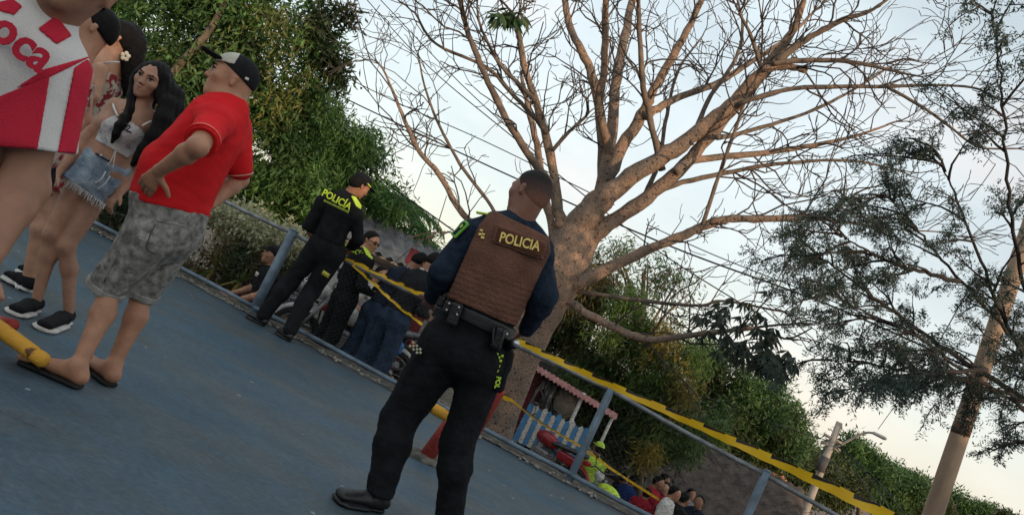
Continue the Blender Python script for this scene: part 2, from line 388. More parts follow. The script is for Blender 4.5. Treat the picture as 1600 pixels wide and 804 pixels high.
# left: big dense lance leaved trees
E1 = [pxell(225, 60, 11.5, 170, 150), pxell(380, 30, 11.3, 140, 120), pxell(330, 160, 11.2, 140, 120), pxell(455, 130, 11.2, 85, 110), pxell(430, 225, 11.4, 95, 90), pxell(100, 40, 12.0, 150, 140)]
tree('mango_tree', 'big dense olive green tree behind the man in the red shirt', gb(180, 330, 10.0), E1,
     [('crown', 'mango', 2300, 17, .135, .043, dict(spread=.2)), ('bright_leaves', 'bright', 1100, 15, .135, .042, dict(spread=.2)), ('young_leaves', 'mango_y', 90, 12, .14, .03, dict(spread=.2, ells=[pxell(450, 150, 10.7, 55, 60), pxell(420, 60, 10.6, 90, 45), pxell(330, 100, 10.5, 60, 50)]))],  # yellow young leaves; their colour also stands for yellow sunlight on the crown
     trunk=[at(225, 190, 10.4), at(252, 142, 10.25), at(281, 100, 10.2), at(312, 66, 10.25), at(338, 30, 10.3), at(372, -40, 10.7)], rt=.075, bark=mat('pale_bark', (.17, .135, .095), (.085, .068, .05), 9, .95, .8, 30))
E2 = [pxell(495, 210, 12.2, 70, 70), pxell(540, 260, 12.4, 55, 62), pxell(500, 310, 12.3, 75, 60), pxell(575, 330, 12.6, 62, 52), pxell(430, 330, 12.6, 90, 60), pxell(610, 378, 12.8, 46, 36), pxell(655, 382, 12.8, 20, 22), pxell(540, 380, 12.8, 70, 50)]
tree('leafy_tree', 'bright green drooping leaved tree above the two officers at the fence', gz(520, 480, -.6)*V(1.2, 1.2, 1), E2,
     [('crown', 'bright', 2000, 18, .17, .028, dict(droop=.5, spread=.18)), ('shaded_leaves', 'mango', 800, 14, .17, .032, dict(droop=.4, spread=.24))], rt=.15)  # deeper green leaves mixed at random through the crown
E3 = [pxell(505, 40, 10.8, 38, 24), pxell(530, 22, 10.8, 26, 14), pxell(512, 85, 10.8, 22, 16), pxell(528, 118, 10.9, 14, 10)]
tree('mango_sapling', 'loose dark leafed tree top reaching out over the sky beside the bigger one', gz(470, 420, -.6)*V(1.1, 1.15, 1), E3,
     [('crown', 'dark', 120, 12, .15, .045, dict(spread=.16, shell=.5))], trunk=[at(440, 250, 13), at(470, 120, 12), at(505, 45, 11.2)], rt=.04, limbs=4)
# far left background hedge so no sky shows low down
for i, (x, y, d, rx, rz, lab) in enumerate([(150, 250, 14, 190, 90, 'dark hedge tree filling the gap behind the young woman'), (395, 300, 13.6, 110, 60, 'dark low tree in the shade behind the pale shrub'), (20, 140, 14, 170, 150, 'dark tree behind the group at the left edge')]):
    tree('shade_tree', lab, at(x, y+160, d)*V(1, 1, 0), [pxell(x, y, d, rx, rz), pxell(x+40, y+60, d, rx*.9, rz)], [('crown', 'dark', 800, 14, .2, .05, dict(spread=.25))], rt=.13, limbs=3)

# palm with hanging fronds
def palm(crown, base, n, L, label, lm_='bright'):
    t = thing('palm_tree', label, 'palm', base, 'trees beyond the court fence')
    trunk_part([V(*base), V(*base)*.5+crown*.5+V(.08, 0, 0), crown], [.13, .1, .09], t)
    for i in range(n):
        a = i*2*pi/n+RNG.uniform(-.2, .2); el = RNG.uniform(.05, 1.0); h = V(cos(a), sin(a), 0)
        pts = np.array([crown+h*L*s_*cos(el*.6)+V(0, 0, L*(s_*sin(el)-.75*s_*s_)) for s_ in np.linspace(0, 1, 10)])
        b = MB().tube(pts, np.linspace(.02, .005, 10), 4)
        Q = spl(pts, 46)[4:]; T = np.gradient(Q, axis=0); T /= np.linalg.norm(T, axis=1, keepdims=True)
        for sg in (-1, 1):
            sd_ = np.cross(T, V(0, 0, 1))*sg; dd = sd_*.8+T*.6+V(0, 0, -.55)+RNG.normal(size=T.shape)*.1; dd /= np.linalg.norm(dd, axis=1, keepdims=True)
            b.leaves(Q, dd, np.cross(dd, T), L*.32*np.sin(np.linspace(.5, 2.9, len(Q)))+.05, np.full(len(Q), .03))
        b.obj('frond', LG[lm_], t)
palm(at(618, 322, 13.5), at(575, 480, 13.5)*V(1, 1, 0)+V(0, 0, -1), 14, 1.15, 'small palm with hanging fronds beyond the two officers')
t = thing('golden_bush', 'yellow green bushy tree top below the palm fronds', 'tree', at(610, 500, 13)*V(1, 1, 0)+V(0, 0, -.9), 'trees beyond the court fence')
ee = [pxell(632, 385, 13, 38, 20), pxell(600, 370, 13, 30, 16)]
trunk_part([at(610, 500, 13)*V(1, 1, 0)+V(0, 0, -.9), at(620, 430, 13), at(630, 388, 13)], [.07, .05, .03], t)
foliage(ee, 260, 12, .12, .03, spread=.12).obj('crown', LG['yel'], t)

# shrubs behind the fence on the left
def shrub(name, label, ells, mats_, base):
    t = thing(name, label, 'shrub', base, 'shrubs behind the fence')
    for k in range(7):
        e = ells[k % len(ells)]; tip = e[0]+rand_dirs(1)[0]*e[1]*.7
        trunk_part([V(*base), V(*base)*.45+tip*.55+RNG.normal(size=3)*.05, tip], [.018, .012, .005], t, None, 'stem', 5)
    for nm, mt, ncl, per, L, W, kw in mats_: foliage(ells, ncl, per, L, W, **kw).obj(nm, LG[mt], t)
shrub('pale_shrub', 'cream and grey variegated shrub behind the fence beside the officer', [pxell(395, 350, 9.3, 62, 34), pxell(350, 335, 9.3, 40, 28), pxell(440, 375, 9.2, 28, 24)],
      [('leaves', 'cream', 420, 12, .085, .035, dict(spread=.12))], gb(380, 440, 9.3))
shrub('dry_shrub', 'thin brownish shrub low behind the fence', [pxell(365, 410, 9.0, 60, 34), pxell(425, 420, 9.0, 30, 26)],
      [('leaves', 'olive', 200, 9, .10, .02, dict(spread=.14)), ('leaves', 'dark', 130, 9, .11, .03, dict(spread=.14))], gb(360, 470, 9))
shrub('dark_shrub', 'dark leafed shrub behind the young woman and the fence', [pxell(210, 330, 9.4, 70, 35), pxell(140, 300, 9.6, 70, 40)],
      [('leaves', 'dark', 300, 11, .13, .04, dict(spread=.16))], gb(190, 400, 9.3))
for i, (px, py, d, n, L) in enumerate([(335, 418, 8.7, 34, .5), (300, 430, 8.6, 22, .36), (375, 440, 8.6, 18, .3)]):
    c = at(px, py, d); g = gb(px, py+30, d)
    t = thing('yucca_plant', ['large spiky leaved plant low behind the fence', 'smaller spiky plant left of the large one, by the fence', 'small spiky plant right of the large one, by the fence'][i], 'plant', g, 'spiky plants behind the fence')
    trunk_part([g, g*.5+c*.5, c], [.04, .035, .03], t, None, 'stem', 6)
    for k in range(n):
        dd = nrm(rand_dirs(1)[0]+V(0, 0, .35)); sd_ = nrm(np.cross(dd, V(.1, .2, 1))); ll = L*RNG.uniform(.7, 1.1)
        pts = [c+dd*ll*s_+V(0, 0, -.35*ll*s_*s_) for s_ in (0, .35, .7, 1)]; ww = [.012, .018, .013, .001]
        v = []
        for p_, w_ in zip(pts, ww): v += [p_-sd_*w_, p_+sd_*w_]
        MB().add(v, [(0, 1, 3, 2), (2, 3, 5, 4), (4, 5, 7, 6)]).obj('leaf', LG['bam' if k % 3 else 'yel'], t)

# middle: trees right of the bare trunk
EB = [pxell(905, 480, 15, 45, 70), pxell(870, 520, 15.2, 40, 60), pxell(935, 440, 15, 42, 40), pxell(905, 570, 15, 45, 45)]
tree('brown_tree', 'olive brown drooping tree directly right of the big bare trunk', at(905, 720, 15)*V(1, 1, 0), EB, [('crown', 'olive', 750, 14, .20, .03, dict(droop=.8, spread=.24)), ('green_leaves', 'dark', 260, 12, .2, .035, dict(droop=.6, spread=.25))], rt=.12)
EM = [pxell(985, 520, 14, 62, 62), pxell(1035, 560, 14, 55, 60), pxell(1000, 640, 13.8, 80, 68), pxell(930, 610, 14, 55, 60), pxell(1070, 660, 14, 48, 55), pxell(960, 690, 14.3, 60, 45), pxell(1030, 700, 13.9, 58, 30)]
tree('bamboo_leaved_tree', 'bushy bright green fine leaved tree in the middle above the stall', at(1000, 800, 14)*V(1, 1, 0), EM,
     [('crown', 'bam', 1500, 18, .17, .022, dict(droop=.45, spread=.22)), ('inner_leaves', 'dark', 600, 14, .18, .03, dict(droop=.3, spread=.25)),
      ('golden_leaves', 'yel', 190, 12, .15, .024, dict(ells=[pxell(1062, 615, 13.2, 26, 50), pxell(1040, 540, 13.3, 26, 40), pxell(1010, 715, 13.0, 14, 14)], spread=.2))], rt=.13)  # yellow leaves paint the sunlit right side of this crown
ES = [pxell(1000, 425, 16, 70, 40), pxell(1060, 450, 16, 40, 34), pxell(960, 400, 16, 40, 30)]
tree('thin_tree', 'thin half bare tree showing sky behind the low branches of the bare tree', at(990, 760, 16)*V(1, 1, 0), ES, [('crown', 'mango', 130, 9, .16, .035, dict(spread=.25, shell=.6)), ('dry_leaves', 'olive', 110, 8, .15, .03, dict(spread=.3, shell=.6))], rt=.09, limbs=7)
EF = [pxell(1125, 575, 21, 50, 45), pxell(1165, 630, 21, 70, 52), pxell(1110, 660, 21, 65, 60), pxell(1215, 665, 21.5, 45, 36), pxell(1190, 700, 21, 70, 40), pxell(1248, 690, 22, 26, 22)]
tree('rounded_tree', 'rounded dark green tree sloping down right of the fine leaved tree', at(1160, 830, 21)*V(1, 1, 0), EF, [('crown', 'mango', 2000, 14, .19, .05, dict(spread=.25)), ('lit_leaves', 'far', 800, 12, .19, .05, dict(spread=.25))], rt=.2)  # duller olive green leaves mixed at random through the crown
for i, (px, py, d, rx, rz, lab) in enumerate([(1255, 712, 27, 42, 30, 'small far tree left of the concrete lamp pole'), (1345, 722, 30, 48, 34, 'far tree right of the concrete lamp pole'), (1300, 745, 29, 45, 34, 'far tree behind the base of the concrete lamp pole'),
                                              (1405, 748, 33, 46, 30, 'far tree left of the leaning wooden pole'), (1440, 775, 35, 44, 28, 'lowest far tree beside the leaning wooden pole'), (1500, 790, 36, 40, 24, 'far tree right of the leaning wooden pole at the bottom edge'), (1560, 825, 36, 40, 24, 'far tree top at the bottom right corner')]):
    tree('distant_tree', lab, at(px, py+120, d)*V(1, 1, 0), [pxell(px, py, d, rx, rz), pxell(px-15, py+22, d, rx*.9, rz), pxell(px+18, py+14, d, rx*.7, rz*.8)],
         [('crown', ['far', 'mango'][i % 2], 1100, 13, .22, .07, dict(spread=.3))], rt=.2, limbs=3)
# ================================================================== BIG BARE TREE
def bark_material():
    m = bpy.data.materials.new('pitted_pinkish_bark'); m.use_nodes = True; t = m.node_tree; b = t.nodes['Principled BSDF']; b.inputs['Roughness'].default_value = .9; b.inputs['Specular IOR Level'].default_value = .2; L = t.links.new
    tc = t.nodes.new('ShaderNodeTexCoord')
    def nz(sc, det, rough=.6):
        n = t.nodes.new('ShaderNodeTexNoise'); n.inputs['Scale'].default_value = sc; n.inputs['Detail'].default_value = det; n.inputs['Roughness'].default_value = rough; L(tc.outputs['Object'], n.inputs['Vector']); return n.outputs['Fac']
    def rm(src, a, ca, c, cc):
        r = t.nodes.new('ShaderNodeValToRGB'); r.color_ramp.elements[0].position = a; r.color_ramp.elements[0].color = (*ca, 1); r.color_ramp.elements[1].position = c; r.color_ramp.elements[1].color = (*cc, 1); L(src, r.inputs[0]); return r.outputs[0]
    def mul(x, y):
        k = t.nodes.new('ShaderNodeMixRGB'); k.blend_type = 'MULTIPLY'; k.inputs[0].default_value = 1; L(x, k.inputs[1]); L(y, k.inputs[2]); return k.outputs[0]
    c = rm(nz(3.2, 6), .36, (.20, .165, .14), .64, (.40, .27, .195))
    c = mul(c, rm(nz(38, 8, .75), .34, (.48, .46, .45), .56, (1.1, 1.1, 1.1)))
    v = t.nodes.new('ShaderNodeTexVoronoi'); v.inputs['Scale'].default_value = 15; L(tc.outputs['Object'], v.inputs['Vector'])
    c = mul(c, rm(v.outputs['Distance'], .10, (.40, .36, .34), .26, (1, 1, 1)))
    L(c, b.inputs['Base Color'])
    ad = t.nodes.new('ShaderNodeMath'); ad.operation = 'ADD'; L(nz(55, 8, .7), ad.inputs[0]); L(rm(v.outputs['Distance'], .08, (0, 0, 0), .3, (.6, .6, .6)), ad.inputs[1])
    bp = t.nodes.new('ShaderNodeBump'); bp.inputs['Strength'].default_value = .9; bp.inputs['Distance'].default_value = .03; L(ad.outputs[0], bp.inputs['Height']); L(bp.outputs[0], b.inputs['Normal']); return m
M_bare = bark_material(); M_thin = mat('backlit_grey_bark', (.20, .15, .115), (.10, .08, .068), 9, .9, .6, 50)  # thin limbs get a darker bark colour so they read as backlit
TD = 9.8
tb = gb(772, 735, TD)
bare = thing('bare_tree', 'big bare spreading tree with pale trunk behind the officer in the vest', 'tree', tb)
LIMBS = []
def limb(pts, d0, d1, name='limb', wob=.05, n=None):
    k = len(pts); n = n or max(8, 5*k)
    rows = []
    for i, (x, y, r) in enumerate(pts):
        d = d0+(d1-d0)*i/(k-1); p = at(x, y, d); rows.append([*p, r*(.72 if name != 'trunk' else .93)*d/FPX])
    Q = spl(rows, n); R = np.maximum(Q[:, 3], .004)
    P = Q[:, :3]+RNG.normal(size=(n, 3))*R[:, None]*wob*2
    P[0] = Q[0, :3]
    rr = R*(1+(.05 if name != 'trunk' else .012)*RNG.normal(size=n)); rr[0] = R[0]
    MB().tube(P, rr, 12 if R.max() > .05 else 8).obj(name, M_bare if R.max() > .055 or name == 'broken_stub' else M_thin, bare, True)
    LIMBS.append((P, R))
limb([(752, 740, 40), (768, 690, 33), (779, 655, 31), (801, 590, 32), (824, 528, 35), (853, 468, 39), (880, 415, 43), (905, 365, 36), (930, 330, 28)], TD, TD, 'trunk', .006, 40)
limb([(868, 440, 30), (895, 375, 27), (925, 322, 24), (944, 282, 15), (936, 167, 11), (920, 104, 10), (894, 52, 8), (884, 10, 7), (876, -40, 5)], TD, 10.6)
limb([(945, 260, 12), (949, 230, 11), (936, 162, 9), (944, 104, 8), (946, 16, 7), (950, -40, 5)], 10.1, 9.0)
limb([(940, 300, 15), (957, 198, 12), (962, 125, 11), (975, 63, 10), (985, 16, 9), (995, -40, 6)], TD, 11.2)
limb([(930, 330, 18), (962, 250, 14), (1004, 177, 12), (1019, 146, 10), (1051, 89, 9), (1087, 21, 7), (1110, -30, 5)], TD, 9.2)
limb([(1035, 266, 8), (1014, 177, 7), (1004, 125, 6), (998, 16, 5), (996, -30, 4)], 9.4, 8.6)
limb([(885, 400, 30), (915, 345, 26), (960, 295, 22), (1034, 245, 19), (1100, 200, 17), (1154, 151, 15), (1201, 99, 12), (1240, 45, 8), (1262, -20, 5)], TD, 8.6)
limb([(900, 395, 24), (936, 360, 18), (1004, 313, 15), (1061, 266, 14), (1113, 209, 12), (1165, 152, 8), (1200, 110, 6)], TD, 9.0)
limb([(1190, 108, 9), (1228, 104, 8), (1262, 110, 7)], 8.75, 8.7, 'broken_stub')
limb([(1205, 99, 7), (1260, 94, 6), (1332, 97, 5), (1400, 112, 3), (1440, 120, 2)], 8.7, 8.2)
limb([(1212, 95, 9), (1269, 57, 7), (1316, 31, 6), (1358, 18, 4), (1400, -10, 3)], 8.7, 8.1)
limb([(850, 470, 22), (880, 452, 17), (918, 434, 14), (998, 397, 11), (1060, 370, 10), (1097, 355, 10), (1134, 342, 9), (1191, 342, 8), (1259, 339, 7), (1285, 342, 5)], TD, 8.8)
limb([(1280, 342, 4), (1330, 348, 3), (1400, 358, 2), (1470, 362, 1.5)], 8.8, 8.4)
limb([(862, 455, 16), (885, 468, 10), (915, 488, 9), (956, 510, 9), (1008, 529, 8), (1060, 526, 7), (1102, 520, 6), (1178, 512, 4)], TD, 8.9)
limb([(890, 452, 8), (913, 456, 5), (1008, 470, 4.5), (1093, 477, 3.5), (1131, 470, 3), (1225, 487, 2)], TD, 9.3)
limb([(1097, 352, 5), (1128, 261, 4.5), (1150, 200, 4), (1166, 150, 3)], 9.0, 8.8)
limb([(1055, 268, 10), (1087, 250, 8), (1207, 237, 6), (1285, 224, 4.5), (1342, 211, 3), (1400, 190, 2)], 9.2, 9.8)
limb([(1000, 314, 8), (1050, 290, 6), (1139, 269, 5), (1217, 256, 4), (1321, 250, 3), (1390, 262, 2)], 9.5, 10.2)
limb([(1150, 165, 7), (1170, 157, 6), (1243, 138, 5), (1389, 135, 4), (1457, 133, 3), (1520, 137, 2.5), (1551, 151, 2)], 8.9, 8.0)
limb([(1385, 135, 4), (1441, 167, 3.4), (1488, 201, 3), (1530, 230, 2.5), (1590, 232, 2)], 8.4, 7.8)
limb([(1120, 215, 6), (1154, 209, 5), (1259, 177, 4), (1332, 141, 3), (1390, 105, 2)], 9.0, 9.6)
limb([(1008, 182, 10), (1050, 157, 8), (1120, 130, 7), (1170, 99, 6), (1230, 60, 4), (1270, 20, 3)], 9.5, 10.3)
limb([(880, 360, 18), (873, 334, 13), (858, 235, 10), (842, 172, 8), (821, 110, 7), (811, 57, 6), (806, 30, 4)], TD, 9.2)
limb([(866, 395, 14), (863, 360, 9), (852, 308, 9), (837, 219, 7), (826, 172, 6), (815, 120, 4)], TD, 10.6)
limb([(868, 290, 9), (852, 277, 9), (805, 209, 8), (769, 141, 7), (737, 68, 6), (722, 16, 5), (716, -20, 4)], 9.7, 8.9)
limb([(852, 205, 6), (847, 198, 5), (800, 146, 4.5), (758, 104, 4), (680, 68, 3), (649, 21, 2.5)], 9.5, 10.0)
limb([(833, 160, 5), (831, 151, 5), (784, 104, 4), (753, 47, 3), (745, 10, 2)], 9.4, 9.0)
limb([(864, 420, 13), (830, 395, 10), (780, 372, 8), (727, 339, 7), (685, 271, 6), (654, 235, 5), (628, 177, 4), (602, 115, 2.5), (588, 95, 1.6)], TD, 9.0)
limb([(784, 374, 5), (769, 324, 4), (722, 261, 3.5), (685, 193, 3), (664, 136, 2.2), (654, 90, 1.6)], 9.6, 9.8)
limb([(863, 235, 5), (890, 205, 4), (915, 183, 3)], 9.5, 9.2)
limb([(1010, 300, 6), (1030, 250, 5), (1042, 180, 4), (1060, 110, 3), (1095, 60, 2)], 9.6, 10.4)
limb([(1080, 225, 6), (1105, 160, 5), (1150, 90, 4), (1160, 40, 3), (1150, -10, 2)], 9.2, 10.0)
limb([(1190, 110, 5), (1175, 60, 4), (1155, 20, 3)], 8.8, 8.5)
TW = MB(); NTW = [0]
def twig(p, d, L, r, lev):
    NTW[0] += 1
    n = 7 if lev == 0 else 5; pts = [p]; dd = d
    for i in range(n-1):
        dd = nrm(dd+RNG.normal(size=3)*.24+V(0, 0, .04)); pts.append(pts[-1]+dd*L/(n-1))
    pts = np.array(pts); TW.tube(pts, np.linspace(r, max(.0042, r*.5), n), 4, cap=False)
    if lev >= 2: return
    m = RNG.integers(3, 5) if lev == 0 else RNG.integers(1, 3)
    for k in range(m):
        i = int(RNG.integers(1, n)); T = nrm(pts[min(i+1, n-1)]-pts[i-1])
        ax = nrm(np.cross(T, RNG.normal(size=3))); a = RNG.uniform(.45, 1.0)
        twig(pts[i], nrm(T*cos(a)+ax*sin(a)+V(0, 0, .12)), L*RNG.uniform(.35, .65), max(.0036, r*.6), lev+1)
for P, R in LIMBS[1:]:
    Lt = np.linalg.norm(np.diff(P, axis=0), axis=1).sum(); n = len(P)
    for k in range(int(3+Lt*2.3)):
        i = int(n*RNG.uniform(.3, 1.0)); i = min(max(i, 1), n-2)
        if R[i] > .085: continue
        T = nrm(P[i+1]-P[i-1]); ax = nrm(np.cross(T, RNG.normal(size=3))); a = RNG.uniform(.4, 1.0)
        twig(P[i], nrm(T*cos(a)+ax*sin(a)), RNG.uniform(.5, 1.3)*(1.0 if R[i] < .05 else .75), min(.013, max(.005, R[i]*.5)), 0)
    T = nrm(P[-1]-P[-2])
    if R[-1] < .03:
        for k in range(2): twig(P[-1], nrm(T+RNG.normal(size=3)*.3), RNG.uniform(.4, .8), R[-1]*.8, 0)
stuff(TW.obj('twigs', mat('backlit_twig_bark', (.085, .066, .056), (.05, .04, .035), 6, .9), bare))  # twig colour darkened to read as a backlit silhouette
# leaf clusters still on the tree: the end of the low branch and one at the top
def hang(cx, cy, d, n, L, W, sp, name='leaf_cluster', m='feather'):
    base = np.array([at(cx+RNG.normal()*sp, cy+RNG.normal()*sp*.5, d+RNG.normal()*.25) for _ in range(n)])
    per = 7; bb = np.repeat(base, per, 0); dd = rand_dirs(n*per)*.7+V(0, 0, -.75); dd /= np.linalg.norm(dd, axis=1, keepdims=True)
    MB().leaves(bb, dd, perp(dd), L*RNG.uniform(.7, 1.2, n*per), W*RNG.uniform(.8, 1.2, n*per)).obj(name, LG[m], bare)['kind'] = 'stuff'
LG['hang'] = lm('leaf_hanging', (.055, .075, .055), (.03, .042, .032))
hang(1180, 540, 8.6, 40, .20, .045, 28, m='hang'); hang(1218, 568, 8.5, 26, .2, .045, 18, m='hang'); hang(1130, 500, 8.8, 22, .17, .04, 26, m='hang')
hang(1150, 480, 8.8, 16, .15, .035, 40, m='hang'); hang(800, 25, 9.2, 16, .24, .055, 13, m='mango')

# ================================================================== FEATHERY TREE at the right edge
ft_base = gb(1760, 980, 7.6)
ft = thing('feathery_tree', 'dark fine leaved tree reaching in from the right edge in front of the pole', 'tree', ft_base)
M_dkb = mat('dark_branch', (.045, .038, .036), (.025, .022, .021), 8, .95, .6, 30)
fork = at(1690, 700, 7.2)
trunk_part([ft_base, ft_base*.5+fork*.5+V(.1, 0, 0), fork, at(1650, 590, 7.1), at(1612, 485, 6.9)], [.15, .13, .10, .06, .03], ft, M_dkb)
FT = MB(); FL = [[], []]
def spray(p, d, L, lev):
    n = 6; pts = [p]; dd = d
    for i in range(n-1):
        dd = nrm(dd+RNG.normal(size=3)*.14+V(0, 0, -.10)); pts.append(pts[-1]+dd*L/(n-1))
    pts = np.array(pts); FT.tube(pts, np.linspace(.006 if lev else .012, .003, n), 4, cap=False)
    if lev == 0:
        for k in range(4):
            i = int(RNG.integers(1, n)); T = nrm(pts[i]-pts[i-1]); ax = nrm(np.cross(T, RNG.normal(size=3))); a = RNG.uniform(.4, 1.1)
            spray(pts[i], nrm(T*cos(a)+ax*sin(a)), L*RNG.uniform(.35, .6), 1)
    else:
        Q = spl(pts, 12)
        for q_ in Q[2:]:
            for sg in (-1, 1):      # a pinna: short drooping stalk with paired leaflets
                T = nrm(Q[-1]-Q[0]); sd_ = nrm(np.cross(T, RNG.normal(size=3)))
                if RNG.random() < .45: continue
                pd = nrm(T*.5+sd_*.8+V(0, 0, -.25)); l = RNG.uniform(.06, .12); m = 6
                FL[0].append(q_+pd*l*np.linspace(.15, 1, m)[:, None]); FL[1].append(np.tile(pd, (m, 1)))
boughs = [[(1690, 700), (1600, 622), (1500, 560), (1400, 490), (1320, 430), (1262, 385)], [(1660, 680), (1560, 615), (1460, 585), (1370, 570), (1300, 562)],
          [(1690, 700), (1610, 560), (1530, 470), (1450, 380), (1410, 330), (1380, 300)], [(1660, 640), (1580, 520), (1530, 400), (1490, 300), (1470, 250)],
          [(1600, 625), (1520, 590), (1440, 530), (1350, 485), (1280, 455)], [(1690, 690), (1610, 480), (1580, 340), (1570, 200), (1560, 90), (1550, 20)],
          [(1690, 700), (1620, 690), (1580, 690), (1540, 700)], [(1540, 578), (1470, 582), (1410, 592), (1360, 598)], [(1500, 440), (1420, 420), (1360, 395), (1310, 365)]]
for bi, bo in enumerate(boughs):
    d0 = 7.2-.12*bi; k = len(bo)
    rows = [[*at(x, y, d0-.25*i*(1 if bi % 2 else .4)), .05*(1-i/(k-.6))+.006] for i, (x, y) in enumerate(bo)]
    Q = spl(rows, 6*k); MB().tube(Q[:, :3]+RNG.normal(size=(len(Q), 3))*.008, Q[:, 3]*(.38 if bi else .6), 7).obj('bough', M_dkb, ft, True)
    for j in range(3, len(Q), 1):
        if RNG.random() < .38: continue
        if bi == 5 and RNG.random() < .3: continue
        if bi == 6 and RNG.random() < .5: continue
        T = nrm(Q[j, :3]-Q[j-1, :3]); ax = nrm(np.cross(T, RNG.normal(size=3))); a = RNG.uniform(.3, .9)
        spray(Q[j, :3], nrm(T*cos(a)+ax*sin(a)), RNG.uniform(.25, .62), 0)
stuff(FT.obj('twigs', M_dkb, ft))
base = np.concatenate(FL[0]); pd = np.concatenate(FL[1])
b = MB()
for sg in (-1, 1):
    s_ = np.cross(pd, rand_dirs(len(pd))); s_ /= np.linalg.norm(s_, axis=1, keepdims=True)
    dd = s_*sg+pd*.35+V(0, 0, -.15); dd /= np.linalg.norm(dd, axis=1, keepdims=True)
    n = len(pd); b.leaves(base, dd, perp(dd), RNG.uniform(.022, .045, n), RNG.uniform(.007, .012, n))
stuff(b.obj('leaflets', LG['feather'], ft))
print('twigs', NTW[0], 'leaflets', len(base)*2)
# ================================================================== FIGURES: smooth implicit surfaces, meshed by surface nets
def smin(a, b, k):
    if k <= 0: return np.minimum(a, b)
    h = np.maximum(k-np.abs(a-b), 0)/k; return np.minimum(a, b)-h*h*k*.25
def nets(d, lo, h):
    s = d < 0
    cnt = np.zeros(tuple(x-1 for x in d.shape), np.int8)
    cor = [(i, j, k) for i in (0, 1) for j in (0, 1) for k in (0, 1)]
    sl = lambda o: tuple(slice(o[a], d.shape[a]-1+o[a]) for a in range(3))
    for o in cor: cnt += s[sl(o)]
    act = np.argwhere((cnt > 0) & (cnt < 8))
    if len(act) == 0: return np.zeros((0, 3)), np.zeros((0, 4), int)
    cv = np.stack([d[act[:, 0]+o[0], act[:, 1]+o[1], act[:, 2]+o[2]] for o in cor], 1)
    acc = np.zeros((len(act), 3)); num = np.zeros(len(act)); co = np.array(cor, float)
    for a in range(8):
        for b in range(a+1, 8):
            if np.abs(co[a]-co[b]).sum() != 1: continue
            m = (cv[:, a] < 0) != (cv[:, b] < 0)
            t = np.where(m, cv[:, a]/np.where(m, cv[:, a]-cv[:, b], 1), 0)[:, None]
            acc += np.where(m[:, None], co[a]+t*(co[b]-co[a]), 0); num += m
    verts = lo+h*(act+acc/num[:, None])
    idx = np.full(cnt.shape, -1, np.int32); idx[act[:, 0], act[:, 1], act[:, 2]] = np.arange(len(act))
    F = []
    for ax in range(3):
        u, v = (ax+1) % 3, (ax+2) % 3
        a0 = [slice(None)]*3; a1 = [slice(None)]*3; a0[ax] = slice(0, -1); a1[ax] = slice(1, None)
        for q in (u, v): a0[q] = slice(1, -1); a1[q] = slice(1, -1)
        sa, sb = s[tuple(a0)], s[tuple(a1)]
        for flip in (False, True):
            e = np.argwhere((sa & ~sb) if not flip else (~sa & sb))
            if len(e) == 0: continue
            e[:, u] += 1; e[:, v] += 1
            du = np.zeros(3, int); du[u] = 1; dv = np.zeros(3, int); dv[v] = 1
            quad = [idx[tuple((e-o).T)] for o in (du+dv, dv, 0*du, du)]
            quad = np.stack(quad, 1)
            F.append(quad[:, ::-1] if flip else quad)
    return verts, np.concatenate(F)
def wav(P, freq, seed, dirs=5, ani=None):
    r = np.random.default_rng(seed); t = 0
    for i in range(dirs):
        k = r.normal(size=3)*freq
        if ani is not None: k = k*np.asarray(ani)
        k2 = r.normal(size=3)*freq*.6; a, c = r.random(2)*6.28
        t = t+np.sin(P[0]*k[0]+P[1]*k[1]+P[2]*k[2]+a+1.3*np.sin(P[0]*k2[0]+P[1]*k2[1]+P[2]*k2[2]+c))
    return t/dirs
